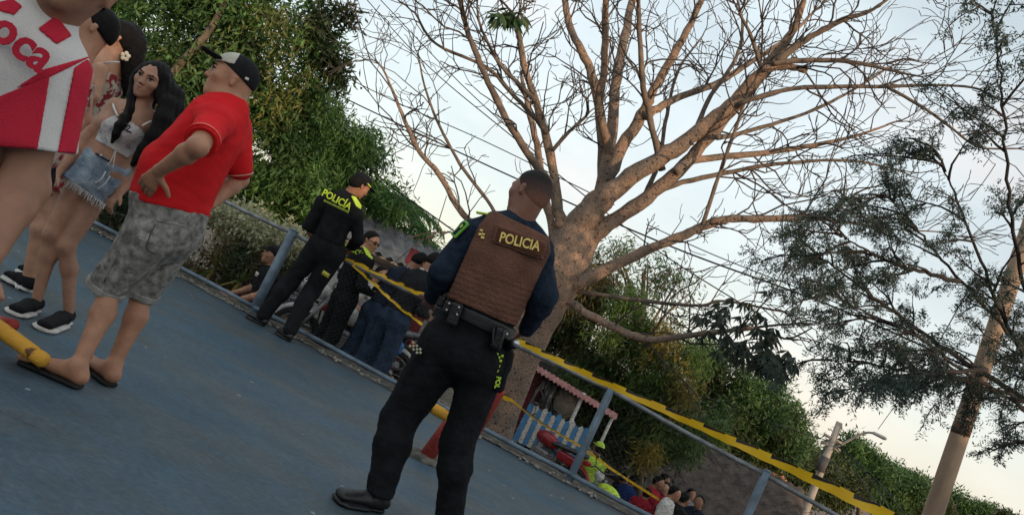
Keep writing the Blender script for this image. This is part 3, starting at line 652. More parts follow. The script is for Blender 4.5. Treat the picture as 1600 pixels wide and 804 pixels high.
class Fig:
    def __init__(s, h): s.h = h; s.ops = []
    def _p(s, mode, lo, hi, fn, k): s.ops.append((mode, np.asarray(lo), np.asarray(hi), fn, k)); return s
    def cone(s, a, b, ra, rb, k=.02, sub=False):
        a = np.asarray(a, float); b = np.asarray(b, float); ba = b-a; L = max(1e-9, ba@ba); R = max(ra, rb)
        def fn(P):
            x, y, z = P[0]-a[0], P[1]-a[1], P[2]-a[2]
            t = np.clip((x*ba[0]+y*ba[1]+z*ba[2])/L, 0, 1)
            return np.sqrt((x-t*ba[0])**2+(y-t*ba[1])**2+(z-t*ba[2])**2)-(ra+(rb-ra)*t)
        return s._p('s' if sub else 'u', np.minimum(a, b)-R, np.maximum(a, b)+R, fn, k)
    def econ(s, a, b, wa, da, wb, db, right, fwd, k=.03, sub=False):
        """elliptic cone: half width w along 'right', half depth d along 'fwd'"""
        a = np.asarray(a, float); b = np.asarray(b, float); ba = b-a; L = max(1e-9, ba@ba); R = max(wa, wb, da, db)
        r = nrm(right); f = nrm(fwd); u = np.cross(r, f)
        def fn(P):
            x, y, z = P[0]-a[0], P[1]-a[1], P[2]-a[2]
            t = np.clip((x*ba[0]+y*ba[1]+z*ba[2])/L, 0, 1); x = x-t*ba[0]; y = y-t*ba[1]; z = z-t*ba[2]
            w_ = wa+(wb-wa)*t; d_ = da+(db-da)*t; m = np.minimum(w_, d_)
            q = np.sqrt(((x*r[0]+y*r[1]+z*r[2])/w_)**2+((x*f[0]+y*f[1]+z*f[2])/d_)**2+((x*u[0]+y*u[1]+z*u[2])/m)**2)
            return (q-1)*m
        return s._p('s' if sub else 'u', np.minimum(a, b)-R, np.maximum(a, b)+R, fn, k)
    def ell(s, c, rad, axes=None, k=.02, sub=False):
        c = np.asarray(c, float); ax = np.eye(3) if axes is None else np.array(axes, float); R = max(rad); m = min(rad)
        def fn(P):
            x, y, z = P[0]-c[0], P[1]-c[1], P[2]-c[2]; q = 0
            for i in range(3): q = q+((x*ax[i][0]+y*ax[i][1]+z*ax[i][2])/rad[i])**2
            return (np.sqrt(q)-1)*m
        return s._p('s' if sub else 'u', c-R, c+R, fn, k)
    def boxx(s, c, half, axes, rnd=.01, k=.0, sub=False):
        c = np.asarray(c, float); ax = np.array(axes, float); R = float(np.linalg.norm(half))
        def fn(P):
            x, y, z = P[0]-c[0], P[1]-c[1], P[2]-c[2]; q = 0; mx = None
            for i in range(3):
                e = np.abs(x*ax[i][0]+y*ax[i][1]+z*ax[i][2])-(half[i]-rnd); q = q+np.maximum(e, 0)**2; mx = e if mx is None else np.maximum(mx, e)
            return np.sqrt(q)+np.minimum(mx, 0)-rnd
        return s._p('s' if sub else 'u', c-R, c+R, fn, k)
    def half(s, n, o, k=.004):
        """keep the side where n.p + o < 0"""
        n = np.asarray(n, float); s.ops.append(('c', None, None, lambda P: P[0]*n[0]+P[1]*n[1]+P[2]*n[2]+o, k)); return s
    def px(s, p1, p2, inside, k=.004): return s.half(*pxplane(p1, p2, inside), k)
    def poly(s, pts):
        c = np.mean(pts, 0)
        for a, b in zip(pts, pts[1:]+pts[:1]): s.px(a, b, c, .0)
        return s
    def plane(s, p, n, k=.004): n = nrm(n); return s.half(n, -float(np.dot(n, p)), k)
    def disp(s, fn): s.ops.append(('d', None, None, fn, 0)); return s
    def grow(s, g): s.ops.append(('g', None, None, g, 0)); return s
    def build(s, name, m, parent, smooth=True, pad=.02):
        us = [o for o in s.ops if o[0] == 'u']; h = s.h
        lo = np.min([o[1] for o in us], 0)-pad-3*h; hi = np.max([o[2] for o in us], 0)+pad+3*h
        n = np.ceil((hi-lo)/h).astype(int)+1
        A = [(lo[i]+h*np.arange(n[i])).astype(np.float32) for i in range(3)]
        G = (A[0][:, None, None], A[1][None, :, None], A[2][None, None, :])
        d = np.full(tuple(n), .25, np.float32)
        for mode, l, hh, fn, k in s.ops:
            if mode in 'us':
                e = k+pad+2*h; i0 = np.clip(((l-e-lo)/h).astype(int), 0, n-1); i1 = np.clip(((hh+e-lo)/h).astype(int)+2, 1, n)
                if np.any(i1 <= i0): continue
                w_ = tuple(slice(a, b) for a, b in zip(i0, i1))
                v = fn((G[0][w_[0]], G[1][:, w_[1]], G[2][:, :, w_[2]])).astype(np.float32)
                d[w_] = smin(d[w_], v, k) if mode == 'u' else -smin(-d[w_], v, k)
            elif mode == 'c': d = -smin(-d, -(fn(G)+0*d).astype(np.float32), k)
            elif mode == 'd': d = d+(fn(G)).astype(np.float32)
            elif mode == 'g': d = d-fn
        v, f = nets(d, lo, h)
        return MB().add(v, f).obj(name, m, parent, smooth)

SKIN = {}
def skin(nm, c): return mat('skin_'+nm, c, tuple(x*.8 for x in c), 22, .55, .12, 160, spec=.4, sss=.08)
def cloth(nm, c, c2=None, scale=14, bump=.35, bscale=70, **k): return mat('cloth_'+nm, c, c2, scale, .9, bump, bscale, spec=.15, **k)
def frame(f, u):
    f = nrm(f); r = nrm(np.cross(f, u)); u = np.cross(r, f); return r, f, u
def head_sdf(F, c, f, u, s=1.0, neck=None, ears=(1, 1), female=False, nr=.055):
    r, f, u = frame(f, u); A = (r, f, u); W = lambda x, y, z: c+(r*x+f*y+u*z)*s
    g = .93 if female else 1.0
    F.ell(W(0, -.012, .035), (.075*s, .095*s, .085*s), A, .0)
    F.ell(W(0, .03, -.02), (.060*s*g, .066*s, .075*s), A, .03*s)
    F.ell(W(0, .040, -.062), (.047*s*g, .050*s, .042*s), A, .025*s)
    F.ell(W(0, .078, -.092), (.02*s*g, .014*s, .014*s), A, .02*s)
    F.ell(W(0, .078, .030), (.047*s, .016*s, .011*s), A, .02*s)
    for sg in (-1, 1):
        F.ell(W(.043*sg, .062, -.012), (.020*s, .022*s, .02*s), A, .025*s)
        F.ell(W(.031*sg, .103, .010), (.017*s, .016*s, .010*s), A, .012*s, sub=True)
    F.cone(W(0, .090, .018), W(0, .109, -.020), .008*s, .0115*s*g, .012*s)
    for sg in (-1, 1): F.ell(W(.011*sg, .099, -.024), (.007*s, .009*s, .007*s), A, .006*s)
    F.ell(W(0, .089, -.049), (.022*s, .010*s, .006*s), A, .006*s)
    F.ell(W(0, .087, -.060), (.019*s, .010*s, .007*s), A, .006*s)
    F.ell(W(0, .100, -.0545), (.022*s, .008*s, .0016*s), A, .003*s, sub=True)
    for sg in (-1, 1):
        e = W(.078*sg, -.010, -.002); er = nrm(r*.45*sg-f+u*.0); eo = nrm(r*sg*.9-f*.35)
        F.econ(e+u*.016*s-f*.004*s, e-u*.022*s+f*.006*s, .015*s, .008*s, .008*s, .006*s, f, r, .006*s)
        F.ell(e+r*sg*.010*s+u*.003*s, (.006*s, .009*s, .014*s), A, .004*s, sub=True)
    if neck is not None: F.cone(W(0, -.030, -.035), neck, nr*s, (nr+.008)*s, .03)
    return W, A
def face_parts(W, A, s, par, body, iris=(.03, .015, .01), lips=(.30, .10, .085), brow=(.02, .014, .012), female=False, lid=None):
    r, f, u = A
    for sg in (-1, 1):
        e = Fig(.0022); e.ell(W(.0315*sg, .0825, .010), (.0145*s, .0085*s, .0062*s), A, 0); e.build('eye', mat('eye_white', (.62, .58, .55), None, 10, .3), body)
        e = Fig(.0018); e.ell(W(.0315*sg, .0885, .0105), (.0062*s, .0035*s, .0058*s), A, 0); e.build('iris', mat('iris_dark', iris, None, 10, .2), body)
        e = Fig(.002); e.cone(W(.016*sg, .0905, .0165), W(.034*sg, .0915, .0195), .0018*s, .0022*s); e.cone(W(.034*sg, .0915, .0195), W(.050*sg, .080, .0145), .0022*s, .0015*s); e.build('lash_line', mat('lash', (.02, .015, .013), None, 10, .7), body)
        e = Fig(.0025); e.cone(W(.014*sg, .0985, .030), W(.036*sg, .0945, .038), .0038*s, .0036*s, .004); e.cone(W(.036*sg, .0945, .038), W(.055*sg, .078, .032), .0036*s, .002*s, .004); e.build('eyebrow', mat('brow', brow, None, 60, .9), body)
    ml = mat('lips_%g' % lips[0], lips, None, 30, .4)
    e = Fig(.002); e.ell(W(0, .0905, -.0485), (.021*s, .010*s, .0050*s), A, .003); e.ell(W(0, .0985, -.0545), (.03*s, .006*s, .0012*s), A, .002, sub=True); e.build('upper_lip', ml, body)
    e = Fig(.002); e.ell(W(0, .0885, -.0605), (.018*s, .010*s, .0062*s), A, .003); e.build('lower_lip', ml, body)
def hand_sdf(F, w, d, palm_n, thumb_side, s=1.0, curl=.5, spread=.16, thumb_out=.8):
    """w wrist point, d pointing direction, palm_n palm normal (curl goes that way), thumb_side vector"""
    d = nrm(d); pn = nrm(palm_n-d*np.dot(palm_n, d)); t = nrm(np.cross(d, pn)); t = t if np.dot(t, thumb_side) > 0 else -t
    F.econ(w, w+d*.085*s, .026*s, .017*s, .040*s, .014*s, t, pn, .012)
    for i, (o, L) in enumerate(((.030, .072), (.010, .082), (-.011, .076), (-.030, .060))):
        a = w+d*.088*s+t*o*s; dd = nrm(d+t*o*spread*20*.05); r = .0088*s
        c1 = curl*.7; p1 = a+(dd*cos(c1)+pn*sin(c1))*L*.45*s; c2 = curl*1.5; p2 = p1+(dd*cos(c2)+pn*sin(c2))*L*.32*s; c3 = curl*2.2; p3 = p2+(dd*cos(c3)+pn*sin(c3))*L*.25*s
        F.cone(a-d*.01*s, p1, r*1.1, r, .004); F.cone(p1, p2, r, r*.92, .002); F.cone(p2, p3, r*.92, r*.75, .002)
    b0 = w+d*.025*s+t*.022*s; td = nrm(t*thumb_out+d*.75+pn*.25); b1 = b0+td*.045*s; b2 = b1+nrm(td+d*.4)*.032*s
    F.cone(b0, b1, .0135*s, .0105*s, .01); F.cone(b1, b2, .0105*s, .008*s, .003)
def torso_sdf(F, secs, right, fwd, g=0.0, k=.04):
    for (a, wa, da), (b, wb, db) in zip(secs[:-1], secs[1:]): F.econ(a, b, wa+g, da+g, wb+g, db+g, right, fwd, k)
def arm_sdf(F, sh, el, wr, r=(.052, .043, .040, .027), g=0.0, k=.02, upto=2.0):
    F.cone(sh, el, r[0]+g, r[1]+g, k)
    if upto > 1:
        m = el+(wr-el)*.3; F.cone(el, m, r[1]*.95+g, r[2]*1.04+g, k); F.cone(m, wr, r[2]*1.04+g, r[3]+g, k)
def leg_sdf(F, hp, kn, an, back, r=(.088, .058, .056, .037), g=0.0, k=.03):
    F.cone(hp, kn, r[0]+g, r[1]+g, k); calf = kn+(an-kn)*.32+np.asarray(back)*.018
    F.cone(kn, calf, r[1]*.95+g, r[2]*1.02+g, k); F.cone(calf, an, r[2]*1.0+g, r[3]+g, k)
def foot_sdf(F, an, toe, g=0.0, w=.045, k=.02):
    an = np.asarray(an, float); toe = np.asarray(toe, float); d = toe-an; d[2] = 0; d = nrm(d); r = np.cross(d, (0, 0, 1))
    z = toe[2]; heel = V(an[0], an[1], z+.03)-d*.03
    F.cone(an, heel, .036+g, .034+g, k); F.econ(heel, V(toe[0], toe[1], z+.022)-d*.035, .034+g, .032+g, w+g, .021+g, r, (0, 0, 1), k); F.cone(an, heel+d*.11, .034+g, .025+g, .03)
def shoe(name, an, toe, m, par, sole=None, h=.006, w=.046, top=.05, solem=None):
    an = np.asarray(an, float); toe = np.asarray(toe, float); d = toe-an; d[2] = 0; L = np.linalg.norm(d); d = nrm(d); r = np.cross(d, (0, 0, 1)); z = toe[2]
    heel = V(an[0], an[1], z)-d*.045
    F = Fig(h); st = .022 if sole else 0
    F.econ(heel+V(0, 0, .035+st*.5), heel+d*.10+V(0, 0, .035+st*.5), .036, .036, .042, .034, r, (0, 0, 1), .02)
    F.econ(heel+d*.10+V(0, 0, .033+st*.5), V(toe[0], toe[1], z)-d*.03+V(0, 0, .026+st*.5), .042, .034, w, .022, r, (0, 0, 1), .02)
    if top: F.cone(heel+d*.045+V(0, 0, .03), V(an[0], an[1], z+top+.03), .042, .040, .02)
    F.plane(V(0, 0, z+(st if st else .0)), V(0, 0, -1), .002)
    o = F.build(name, m, par)
    if sole:
        F = Fig(h*.8); F.econ(heel+V(0, 0, .012), V(toe[0], toe[1], z)-d*.02+V(0, 0, .012), .041, .014, w+.004, .014, r, (0, 0, 1), .0)
        F.econ(heel+d*.1+V(0, 0, .012), V(toe[0], toe[1], z)-d*.05+V(0, 0, .012), .045, .014, w+.006, .014, r, (0, 0, 1), .02)
        F.plane(V(0, 0, z+.001), V(0, 0, -1), .001); F.build('sole', solem or mat('white_rubber', (.62, .58, .54), None, 20, .7), o)
    return o
# ================================================================== PEOPLE IN FRONT
UPV = V(0, 0, 1)
SK_dark = skin('deep_brown', (.23, .105, .07)); SK_tan = skin('tan', (.42, .205, .125)); SK_fair = skin('light_tan', (.47, .25, .16)); SK_mid = skin('brown', (.30, .145, .09)); SK_wom = skin('warm_brown', (.36, .185, .12))
C_navy = cloth('navy_uniform', (.016, .026, .045), (.009, .015, .027), 30); C_blk = cloth('black_uniform', (.0105, .0115, .014), (.006, .0065, .008))
C_vest = cloth('brown_vest', (.185, .088, .060), (.095, .047, .035), 5, .6, 110, lo=.32, hi=.68); C_red = cloth('red_pique', (.66, .018, .022), (.54, .013, .017), 6, .3, 220)
C_ydk = mat('black_leather', (.012, .012, .013), (.007, .007, .008), 20, .45, .2, 80, spec=.4); M_neon = mat('neon_yellow_green', (.55, .75, .06), None, 30, .6); M_gold = mat('yellow_print', (.92, .70, .22), None, 40, .7)
M_sil = mat('silver_metal', (.55, .55, .55), None, 30, .3, metal=.8); M_hair = mat('black_hair', (.009, .007, .007), (.004, .0035, .0035), 40, .6, .4, 200, spec=.12); M_wht = cloth('white', (.62, .60, .57), (.50, .48, .46), 8, .3, 150)
def hair_short(c, A, s, m, par, g=.005, low=-.03, front=.07, h=.006):
    r, f, u = A; W = lambda x, y, z: c+(r*x+f*y+u*z)*s
    F = Fig(h); F.ell(W(0, -.012, .035), (.075*s+g, .095*s+g, .085*s+g), A, 0); F.ell(W(0, -.05, -.01), (.060*s+g, .055*s+g, .06*s+g), A, .03)
    F.plane(W(0, front, .06), f+u*-.35, .01); F.plane(W(0, -.05, low), nrm(-u+f*.55), .006); F.plane(W(0, .018, .02), nrm(f*.9-u*.60), .012)
    F.disp(lambda P: .0014*wav(P, 260, 3)); return F.build('hair', m, par)
def folds(F, amp, seed, freq=26, ani=None): F.disp(lambda P: amp*wav(P, freq, seed, 6, ani)+amp*.45*wav(P, freq*2.3, seed+1, 5, ani)); return F

# ---------------------------------------------------------------- officer in the brown vest
D = 3.65; p = lambda x, y, dd=0.0: at(x, y, D+dd)
base = gz(640, 812); off = thing('person', 'officer seen from behind in brown vest marked POLICIA and black trousers', 'person', base, 'police officers')
sh1, sh2 = p(736, 368), p(842, 394); rt = nrm(sh2-sh1); spine = nrm(p(803, 355)-p(735, 540)); fw = nrm(np.cross(spine, rt)); fw = fw if fw[1] > 0 else -fw
secs = [(p(733, 545), .165, .125), (p(748, 497), .155, .12), (p(764, 455), .155, .12), (p(786, 405), .175, .13), (p(797, 374), .165, .11), (p(805, 352), .085, .075)]
el1, wr1, el2, wr2 = p(691, 424, -.06), p(676, 462, .14), p(852, 462, -.03), p(824, 512, .12)
hp1, kn1, an1 = p(697, 538), p(624, 655, .02), gz(581, 795)+V(0, 0, .09); hp2, kn2, an2 = p(760, 562), p(716, 690), gz(688, 838)+V(0, 0, .09)
hf = nrm(V(-.74, .62, -.16)); hu = nrm(V(.02, 0, 1)); hc = p(827, 303)
F = Fig(.008); torso_sdf(F, secs, rt, fw, -.01); neck = p(808, 350); W, A = head_sdf(F, hc, hf, hu, 1.03, neck, nr=.060)
for a, b_, c_ in ((sh1, el1, wr1), (sh2, el2, wr2)): arm_sdf(F, a, b_, c_)
hand_sdf(F, wr1, p(668, 480, .22)-wr1, V(0, 1, 0), V(0, -.3, 1), 1.0, .5); hand_sdf(F, wr2, p(800, 530, .2)-wr2, V(-1, .2, 0), V(0, .5, 1), 1.0, .6)
for a, b_, c_ in ((hp1, kn1, an1), (hp2, kn2, an2)): leg_sdf(F, a, b_, c_, -fw)
body = F.build('body', SK_dark, off)
def fade_material(c, u, par):
    m = bpy.data.materials.new('fade_haircut'); m.use_nodes = True; t = m.node_tree; b = t.nodes['Principled BSDF']; b.inputs['Roughness'].default_value = .8; b.inputs['Specular IOR Level'].default_value = .15
    tc = t.nodes.new('ShaderNodeTexCoord'); dt = t.nodes.new('ShaderNodeVectorMath'); dt.operation = 'DOT_PRODUCT'; t.links.new(tc.outputs['Object'], dt.inputs[0]); dt.inputs[1].default_value = tuple(u)
    nz_ = t.nodes.new('ShaderNodeTexNoise'); nz_.inputs['Scale'].default_value = 90; t.links.new(tc.outputs['Object'], nz_.inputs['Vector'])
    z0 = float(np.dot(np.asarray(c)-np.array(PLOC[par.name]), u)); ad = t.nodes.new('ShaderNodeMath'); ad.operation = 'MULTIPLY_ADD'; ad.inputs[1].default_value = .03; t.links.new(nz_.outputs['Fac'], ad.inputs[0]); t.links.new(dt.outputs['Value'], ad.inputs[2])
    mr = t.nodes.new('ShaderNodeMapRange'); mr.inputs['From Min'].default_value = z0-.035; mr.inputs['From Max'].default_value = z0+.085; t.links.new(ad.outputs[0], mr.inputs['Value'])
    r_ = t.nodes.new('ShaderNodeValToRGB'); r_.color_ramp.elements[0].color = (.22, .10, .068, 1); r_.color_ramp.elements[1].color = (.018, .015, .016, 1); e = r_.color_ramp.elements.new(.5); e.color = (.07, .042, .036, 1); t.links.new(mr.outputs[0], r_.inputs[0]); t.links.new(r_.outputs[0], b.inputs['Base Color']); return m
M_buzz = fade_material(hc, A[2], off)
hair_short(hc, A, 1.03, M_buzz, off, .0028, -.075, .06)
F = Fig(.008); torso_sdf(F, secs, rt, fw, .008); F.cone(sh1, sh2, .062, .062, .05)
F.cone(p(770, 352), sh1, .06, .068, .05); F.cone(p(832, 372), sh2, .06, .068, .05)
for a, b_, c_ in ((sh1, el1, wr1), (sh2, el2, wr2)): arm_sdf(F, a, b_, c_, (.062, .058, .053, .042), .004, .03)
F.plane(p(742, 512), -spine, .01)
for b_, c_ in ((el1, wr1), (el2, wr2)): pass
folds(F, .0065, 11, 22); F.disp(lambda P: .0038*wav(P, 62, 13, 6, (.8, .8, 1.3))); F.build('shirt', C_navy, off)
F = Fig(.006); F.cone(p(808, 352), p(817, 327), .069, .066, 0); F.plane(p(817, 330), nrm(p(817, 327)-p(808, 352)), .008); F.disp(lambda P: .002*wav(P, 60, 5)); F.build('collar', C_navy, off)
F = Fig(.008); torso_sdf(F, secs[:3], rt, fw, .012); 
leg_sdf(F, hp1, kn1, an1, -fw, (.135, .092, .084, .072), 0, .05); leg_sdf(F, hp2, kn2, an2, -fw, (.113, .083, .078, .068), 0, .05); F.ell(p(716, 552, -.07), (.1, .09, .1), None, .06); F.ell(p(752, 566, -.07), (.1, .09, .1), None, .06)
F.plane(p(752, 487), spine, .008); F.plane(V(0, 0, .075), V(0, 0, -1), .01); folds(F, .0075, 21, 20, (1, 1, .8)); F.disp(lambda P: .0035*wav(P, 60, 23, 6, (.6, .6, 1.4))); F.build('trousers', C_blk, off)
# vest
F = Fig(.006); torso_sdf(F, secs[1:], rt, fw, .036, .05); F.cone(p(760, 352, -.03), p(845, 384, -.03), .09, .09, .05)
F.poly([(764, 332), (776, 330), (858, 371), (861, 392), (806, 510), (698, 464), (748, 352)])
F.disp(lambda P: .002*wav(P, 30, 31)+.0008*wav(P, 120, 32))
vc = p(752, 480)
def molle(P):
    z = (P[0]-vc[0])*spine[0]+(P[1]-vc[1])*spine[1]+(P[2]-vc[2])*spine[2]; x = (P[0]-vc[0])*rt[0]+(P[1]-vc[1])*rt[1]+(P[2]-vc[2])*rt[2]
    return np.where((z < .19) & (z > -.02), -.0024*(np.sin(z*2*pi/.027) > -.2)*(.55+.45*(np.sin(x*2*pi/.045+1.5*np.floor(z/.027)) > -.75)), 0)
F.disp(molle); vest = F.build('vest', C_vest, off)
tu = nrm(spine); back = -fw
pc = p(812, 378, -.178)
F = Fig(.004); F.boxx(pc+fw*.006, (.128, .046, .011), (rt, tu, fw), .012); F.disp(lambda P: .0012*wav(P, 60, 40)); plate = F.build('name_panel', C_vest, vest)
F = Fig(.004); F.boxx(pc+fw*.002, (.118, .036, .0115), (rt, tu, fw), .010); F.build('panel_face', cloth('brown_vest_panel', (.11, .046, .028), (.075, .032, .021), 12, .5, 160), vest)
text_part('POLICIA', pc-fw*.0115, rt, tu, .066, M_gold, vest, bold=.022, squeeze=.80)
# carrying strap between the shoulder yokes
MB().tube(spl([p(782, 345, -.10), p(797, 346, -.125), p(815, 355, -.125), p(828, 364, -.1)], 10), .008, 8).obj('drag_strap', C_vest, vest, True)
MB().tube(spl([p(772, 338, -.09), p(785, 344, -.11), p(800, 352, -.13)], 8), .011, 8).obj('drag_strap', C_vest, vest, True)
# epaulettes, sleeve badge
for x, y, dx, dy in ((757, 334, 22, 4), (857, 384, 8, 14)):
    F = Fig(.004); F.boxx(p(x, y, -.03), (.042 if dx > 10 else .02, .016, .006), (nrm(p(x+dx, y+dy)-p(x, y)), V(0, 1, 0), nrm(np.cross(p(x+dx, y+dy)-p(x, y), V(0, 1, 0)))), .004); F.build('epaulette', M_neon, off)
bx, by_, bd = 719, 358, -.088
ar = nrm(p(733, 347)-p(705, 374)); ad = nrm(p(735, 368, -.05)-p(715, 344, .06)); an_ = nrm(np.cross(ar, ad)); an_ = an_ if an_[1] < 0 else -an_; ad = np.cross(an_, ar)
F = Fig(.003); F.boxx(p(bx, by_, bd), (.050, .022, .007), (ar, ad, an_), .006); bdg = F.build('sleeve_badge', mat('badge_green', (.16, .42, .05), (.10, .3, .04), 40, .6), off)
F = Fig(.003); F.boxx(p(bx, by_, bd)+an_*.003, (.040, .012, .007), (ar, ad, an_), .004); F.build('badge_field', C_navy, bdg)
F = Fig(.003); F.boxx(p(bx+4, by_-3, bd)+an_*.005, (.012, .007, .007), (ar, ad, an_), .003); F.build('badge_emblem', M_neon, bdg)
for i, (x, y) in enumerate(((752, 360), (755, 366), (750, 366), (754, 371))): MB().box(p(x, y, -.145), (.008, .004, .006), (rt, fw, tu)).obj('collar_star', M_gold, off)
# belt and what hangs on it
F = Fig(.006); torso_sdf(F, secs[:3], rt, fw, .028, .04); F.px((698, 466), (800, 512), (740, 500)); F.px((690, 484), (792, 533), (740, 495)); belt = F.build('belt', C_ydk, off)
def pouch(x, y, dd, hw, hh, hd, nm, tilt=0.0, m=None):
    u_ = nrm(tu+rt*tilt); F = Fig(.005); F.boxx(p(x, y, dd), (hw, hd, hh), (nrm(np.cross(fw, u_)), fw, u_), .012); F.disp(lambda P: .001*wav(P, 80, 3)); return F.build(nm, m or C_ydk, belt)
pouch(711, 490, -.15, .028, .055, .025, 'handcuff_pouch'); pouch(700, 480, -.12, .022, .035, .022, 'pouch')
for x, y in ((717, 480), (714, 491), (702, 474), (698, 484)): 
    F = Fig(.003); F.ell(p(x, y, -.177 if x > 705 else -.145), (.0065, .005, .0065), (rt, fw, tu), 0); F.build('snap', M_sil, belt)
pouch(779, 528, -.15, .026, .055, .03, 'key_holder'); pouch(690, 470, -.02, .02, .03, .03, 'pouch')
MB().tube(spl([p(772, 512, -.18), p(770, 530, -.19), p(775, 541, -.19), p(785, 528, -.19), p(788, 514, -.18)], 14), .006, 7).obj('strap_loop', C_ydk, belt, True)
F = Fig(.005); F.cone(p(789, 540, -.05), p(803, 537, -.12), .024, .026, 0); fl_ = F.build('flashlight', C_ydk, belt)
F = Fig(.003); F.cone(p(803, 537, -.12), p(806, 536, -.135), .019, .019, 0); F.build('lens', M_sil, fl_)
F = Fig(.004); F.cone(p(789, 519, -.06), p(791, 521, -.09), .010, .010, 0); F.build('buckle', M_sil, belt)
# holster on the right thigh and the chequered flashes
F = Fig(.006); F.boxx(p(784, 578, -.03), (.034, .055, .105), (rt, fw, nrm(p(795, 555)-p(770, 630))), .025); F.boxx(p(786, 560, -.02), (.045, .05, .05), (rt, fw, tu), .025, .03); F.disp(lambda P: .002*wav(P, 40, 9)); hol = F.build('holster', C_blk, off)
def checks(c, ax, ay, n, m_, sz, mt, par):
    for i in range(n):
        for j in range(m_):
            if (i+j) % 2: continue
            MB().box(c+ax*(i-(n-1)/2)*sz+ay*(j-(m_-1)/2)*sz, (sz*.5, sz*.5, .0025), (ax, ay, np.cross(ax, ay))).obj('check', mt, par)
la = nrm(p(782, 553)-p(772, 583)); lr = nrm(np.cross(la, V(0, -1, 0))); lr = lr if lr[0] > 0 else -lr
checks(p(777, 566, -.118), lr, la, 3, 7, .0125, M_neon, hol)
tr_ = nrm(p(777, 612)-p(781, 590)); text_part('POL', p(777.5, 597, -.118), tr_, nrm(np.cross(V(0, -1, 0), tr_)), .032, M_neon, hol, bold=.03)
ca = nrm(p(659, 551)-p(643, 536)); cb_ = nrm(np.cross(V(0, -1, 0), ca)); M_sc = mat('silver_check', (.50, .52, .36), None, 30, .5)
checks(p(650, 544, -.112), ca, cb_, 6, 3, .0115, M_sc, off)
# pocket seams
MB().tube(spl([p(655, 560, -.11), p(690, 585, -.12), p(700, 600, -.12)], 8), .003, 5).obj('pocket_seam', C_blk, off, True)
shoe('boot', an1+V(-.0, 0, 0), gz(519, 781)+V(0, 0, .0), C_ydk, off, True, w=.05, top=.12, solem=C_ydk)
shoe('boot', an2, gz(655, 838), C_ydk, off, True, w=.05, top=.12, solem=C_ydk)
# wrist watch
MB().tube([wr1+(el1-wr1)*.10+.036*(cos(a)*nrm(np.cross(el1-wr1, V(0, 0, 1)))+sin(a)*nrm(np.cross(el1-wr1, np.cross(el1-wr1, V(0, 0, 1))))) for a in np.linspace(0, 2*pi, 20)[:-1]], .007, 6, closed=True).obj('watch_band', M_sil, off, True)

# ---------------------------------------------------------------- man in the red polo shirt
D = 3.52; p = lambda x, y, dd=0.0: at(x, y, D+dd)
red = thing('person', 'man in red polo shirt, grey denim shorts and black cap, hands on hips', 'person', gz(135, 605))
fw = nrm(V(-.98, .16, 0)); rt = nrm(np.cross(fw, UPV))
secs = [(p(255, 352), .165, .150), (p(268, 312), .170, .166), (p(283, 271), .172, .172), (p(309, 237), .162, .142), (p(333, 205), .165, .122), (p(347, 182), .155, .102), (p(359, 166), .075, .072)]
sh1, el1, wr1 = p(335, 192, -.16), p(309, 229, -.40), p(250, 266, -.28); sh2, el2, wr2 = p(366, 198, .16), p(374, 280, .26), p(330, 318, .12)
hp1, kn1, an1 = p(232, 372, -.08), p(172, 448, -.05), gz(107, 600)+V(0, 0, .085); hp2, kn2, an2 = p(270, 372, .08), p(222, 456, .1), gz(163, 597)+V(0, 0, .085)
to1, to2 = gz(26, 563), gz(126, 567)
hf = nrm(V(-.92, -.38, -.07)); hc = p(362, 126); hu = nrm(V(0, 0, 1))
F = Fig(.0065); torso_sdf(F, secs, rt, fw, -.014); W, A = head_sdf(F, hc, hf, hu, 1.02, p(358, 160), nr=.064); F.ell(W(0, .03, -.085), (.055, .05, .035), A, .03)
arm_sdf(F, sh1, el1, wr1, (.054, .044, .041, .028)); arm_sdf(F, sh2, el2, wr2, (.055, .046, .041, .029))
hd1 = nrm(p(219, 302, -.20)-wr1)
hand_sdf(F, wr1+(wr1-el1)*.02, hd1, fw*.2+V(0, .9, -.1), p(278, 284)-p(225, 290), 1.12, .30, thumb_out=2.2)
hand_sdf(F, wr2, p(305, 325, .05)-wr2, V(-.3, -.9, 0), V(0, 0, 1), 1.0, .4)
leg_sdf(F, hp1, kn1, an1, -fw, (.090, .050, .050, .031)); leg_sdf(F, hp2, kn2, an2, -fw, (.090, .050, .050, .031))
for an, to in ((an1, to1), (an2, to2)):
    foot_sdf(F, an, to+V(0, 0, .022), 0, .044); dd = nrm((to-an)*V(1, 1, 0)); rr = np.cross(dd, UPV)
    for i in range(5): F.cone(V(to[0], to[1], .036)-dd*.06+rr*(i-2)*.019, V(to[0], to[1], .033)-dd*(.012+.007*abs(i-1.4))+rr*(i-2)*.021, .012, .0105 if i else .0125, .004)
body = F.build('body', SK_tan, red); face_parts(W, A, 1.02, red, body, lips=(.30, .13, .11))
# red polo: side nearest the lens lets both sleeves read
F = Fig(.0065); torso_sdf(F, secs, rt, fw, .006); F.cone(p(347, 188, -.08), sh1, .060, .070, .04); F.cone(p(354, 190, .08), sh2, .060, .068, .04)
F.cone(sh1, el1, .074, .067, .04); F.cone(sh2, p(374, 262, .22), .078, .068, .04)
F.px((196, 308), (325, 340), (280, 250), .006)
a = sh1+(el1-sh1)*.66; F.plane(a, el1-sh1, .004) if False else None
folds(F, .0055, 51, 20); F.disp(lambda P: .004*wav(P, 34, 55, 5, (.4, .4, 2.2))*np.clip((1.02-P[2])/.25, 0, 1))
shirt = F
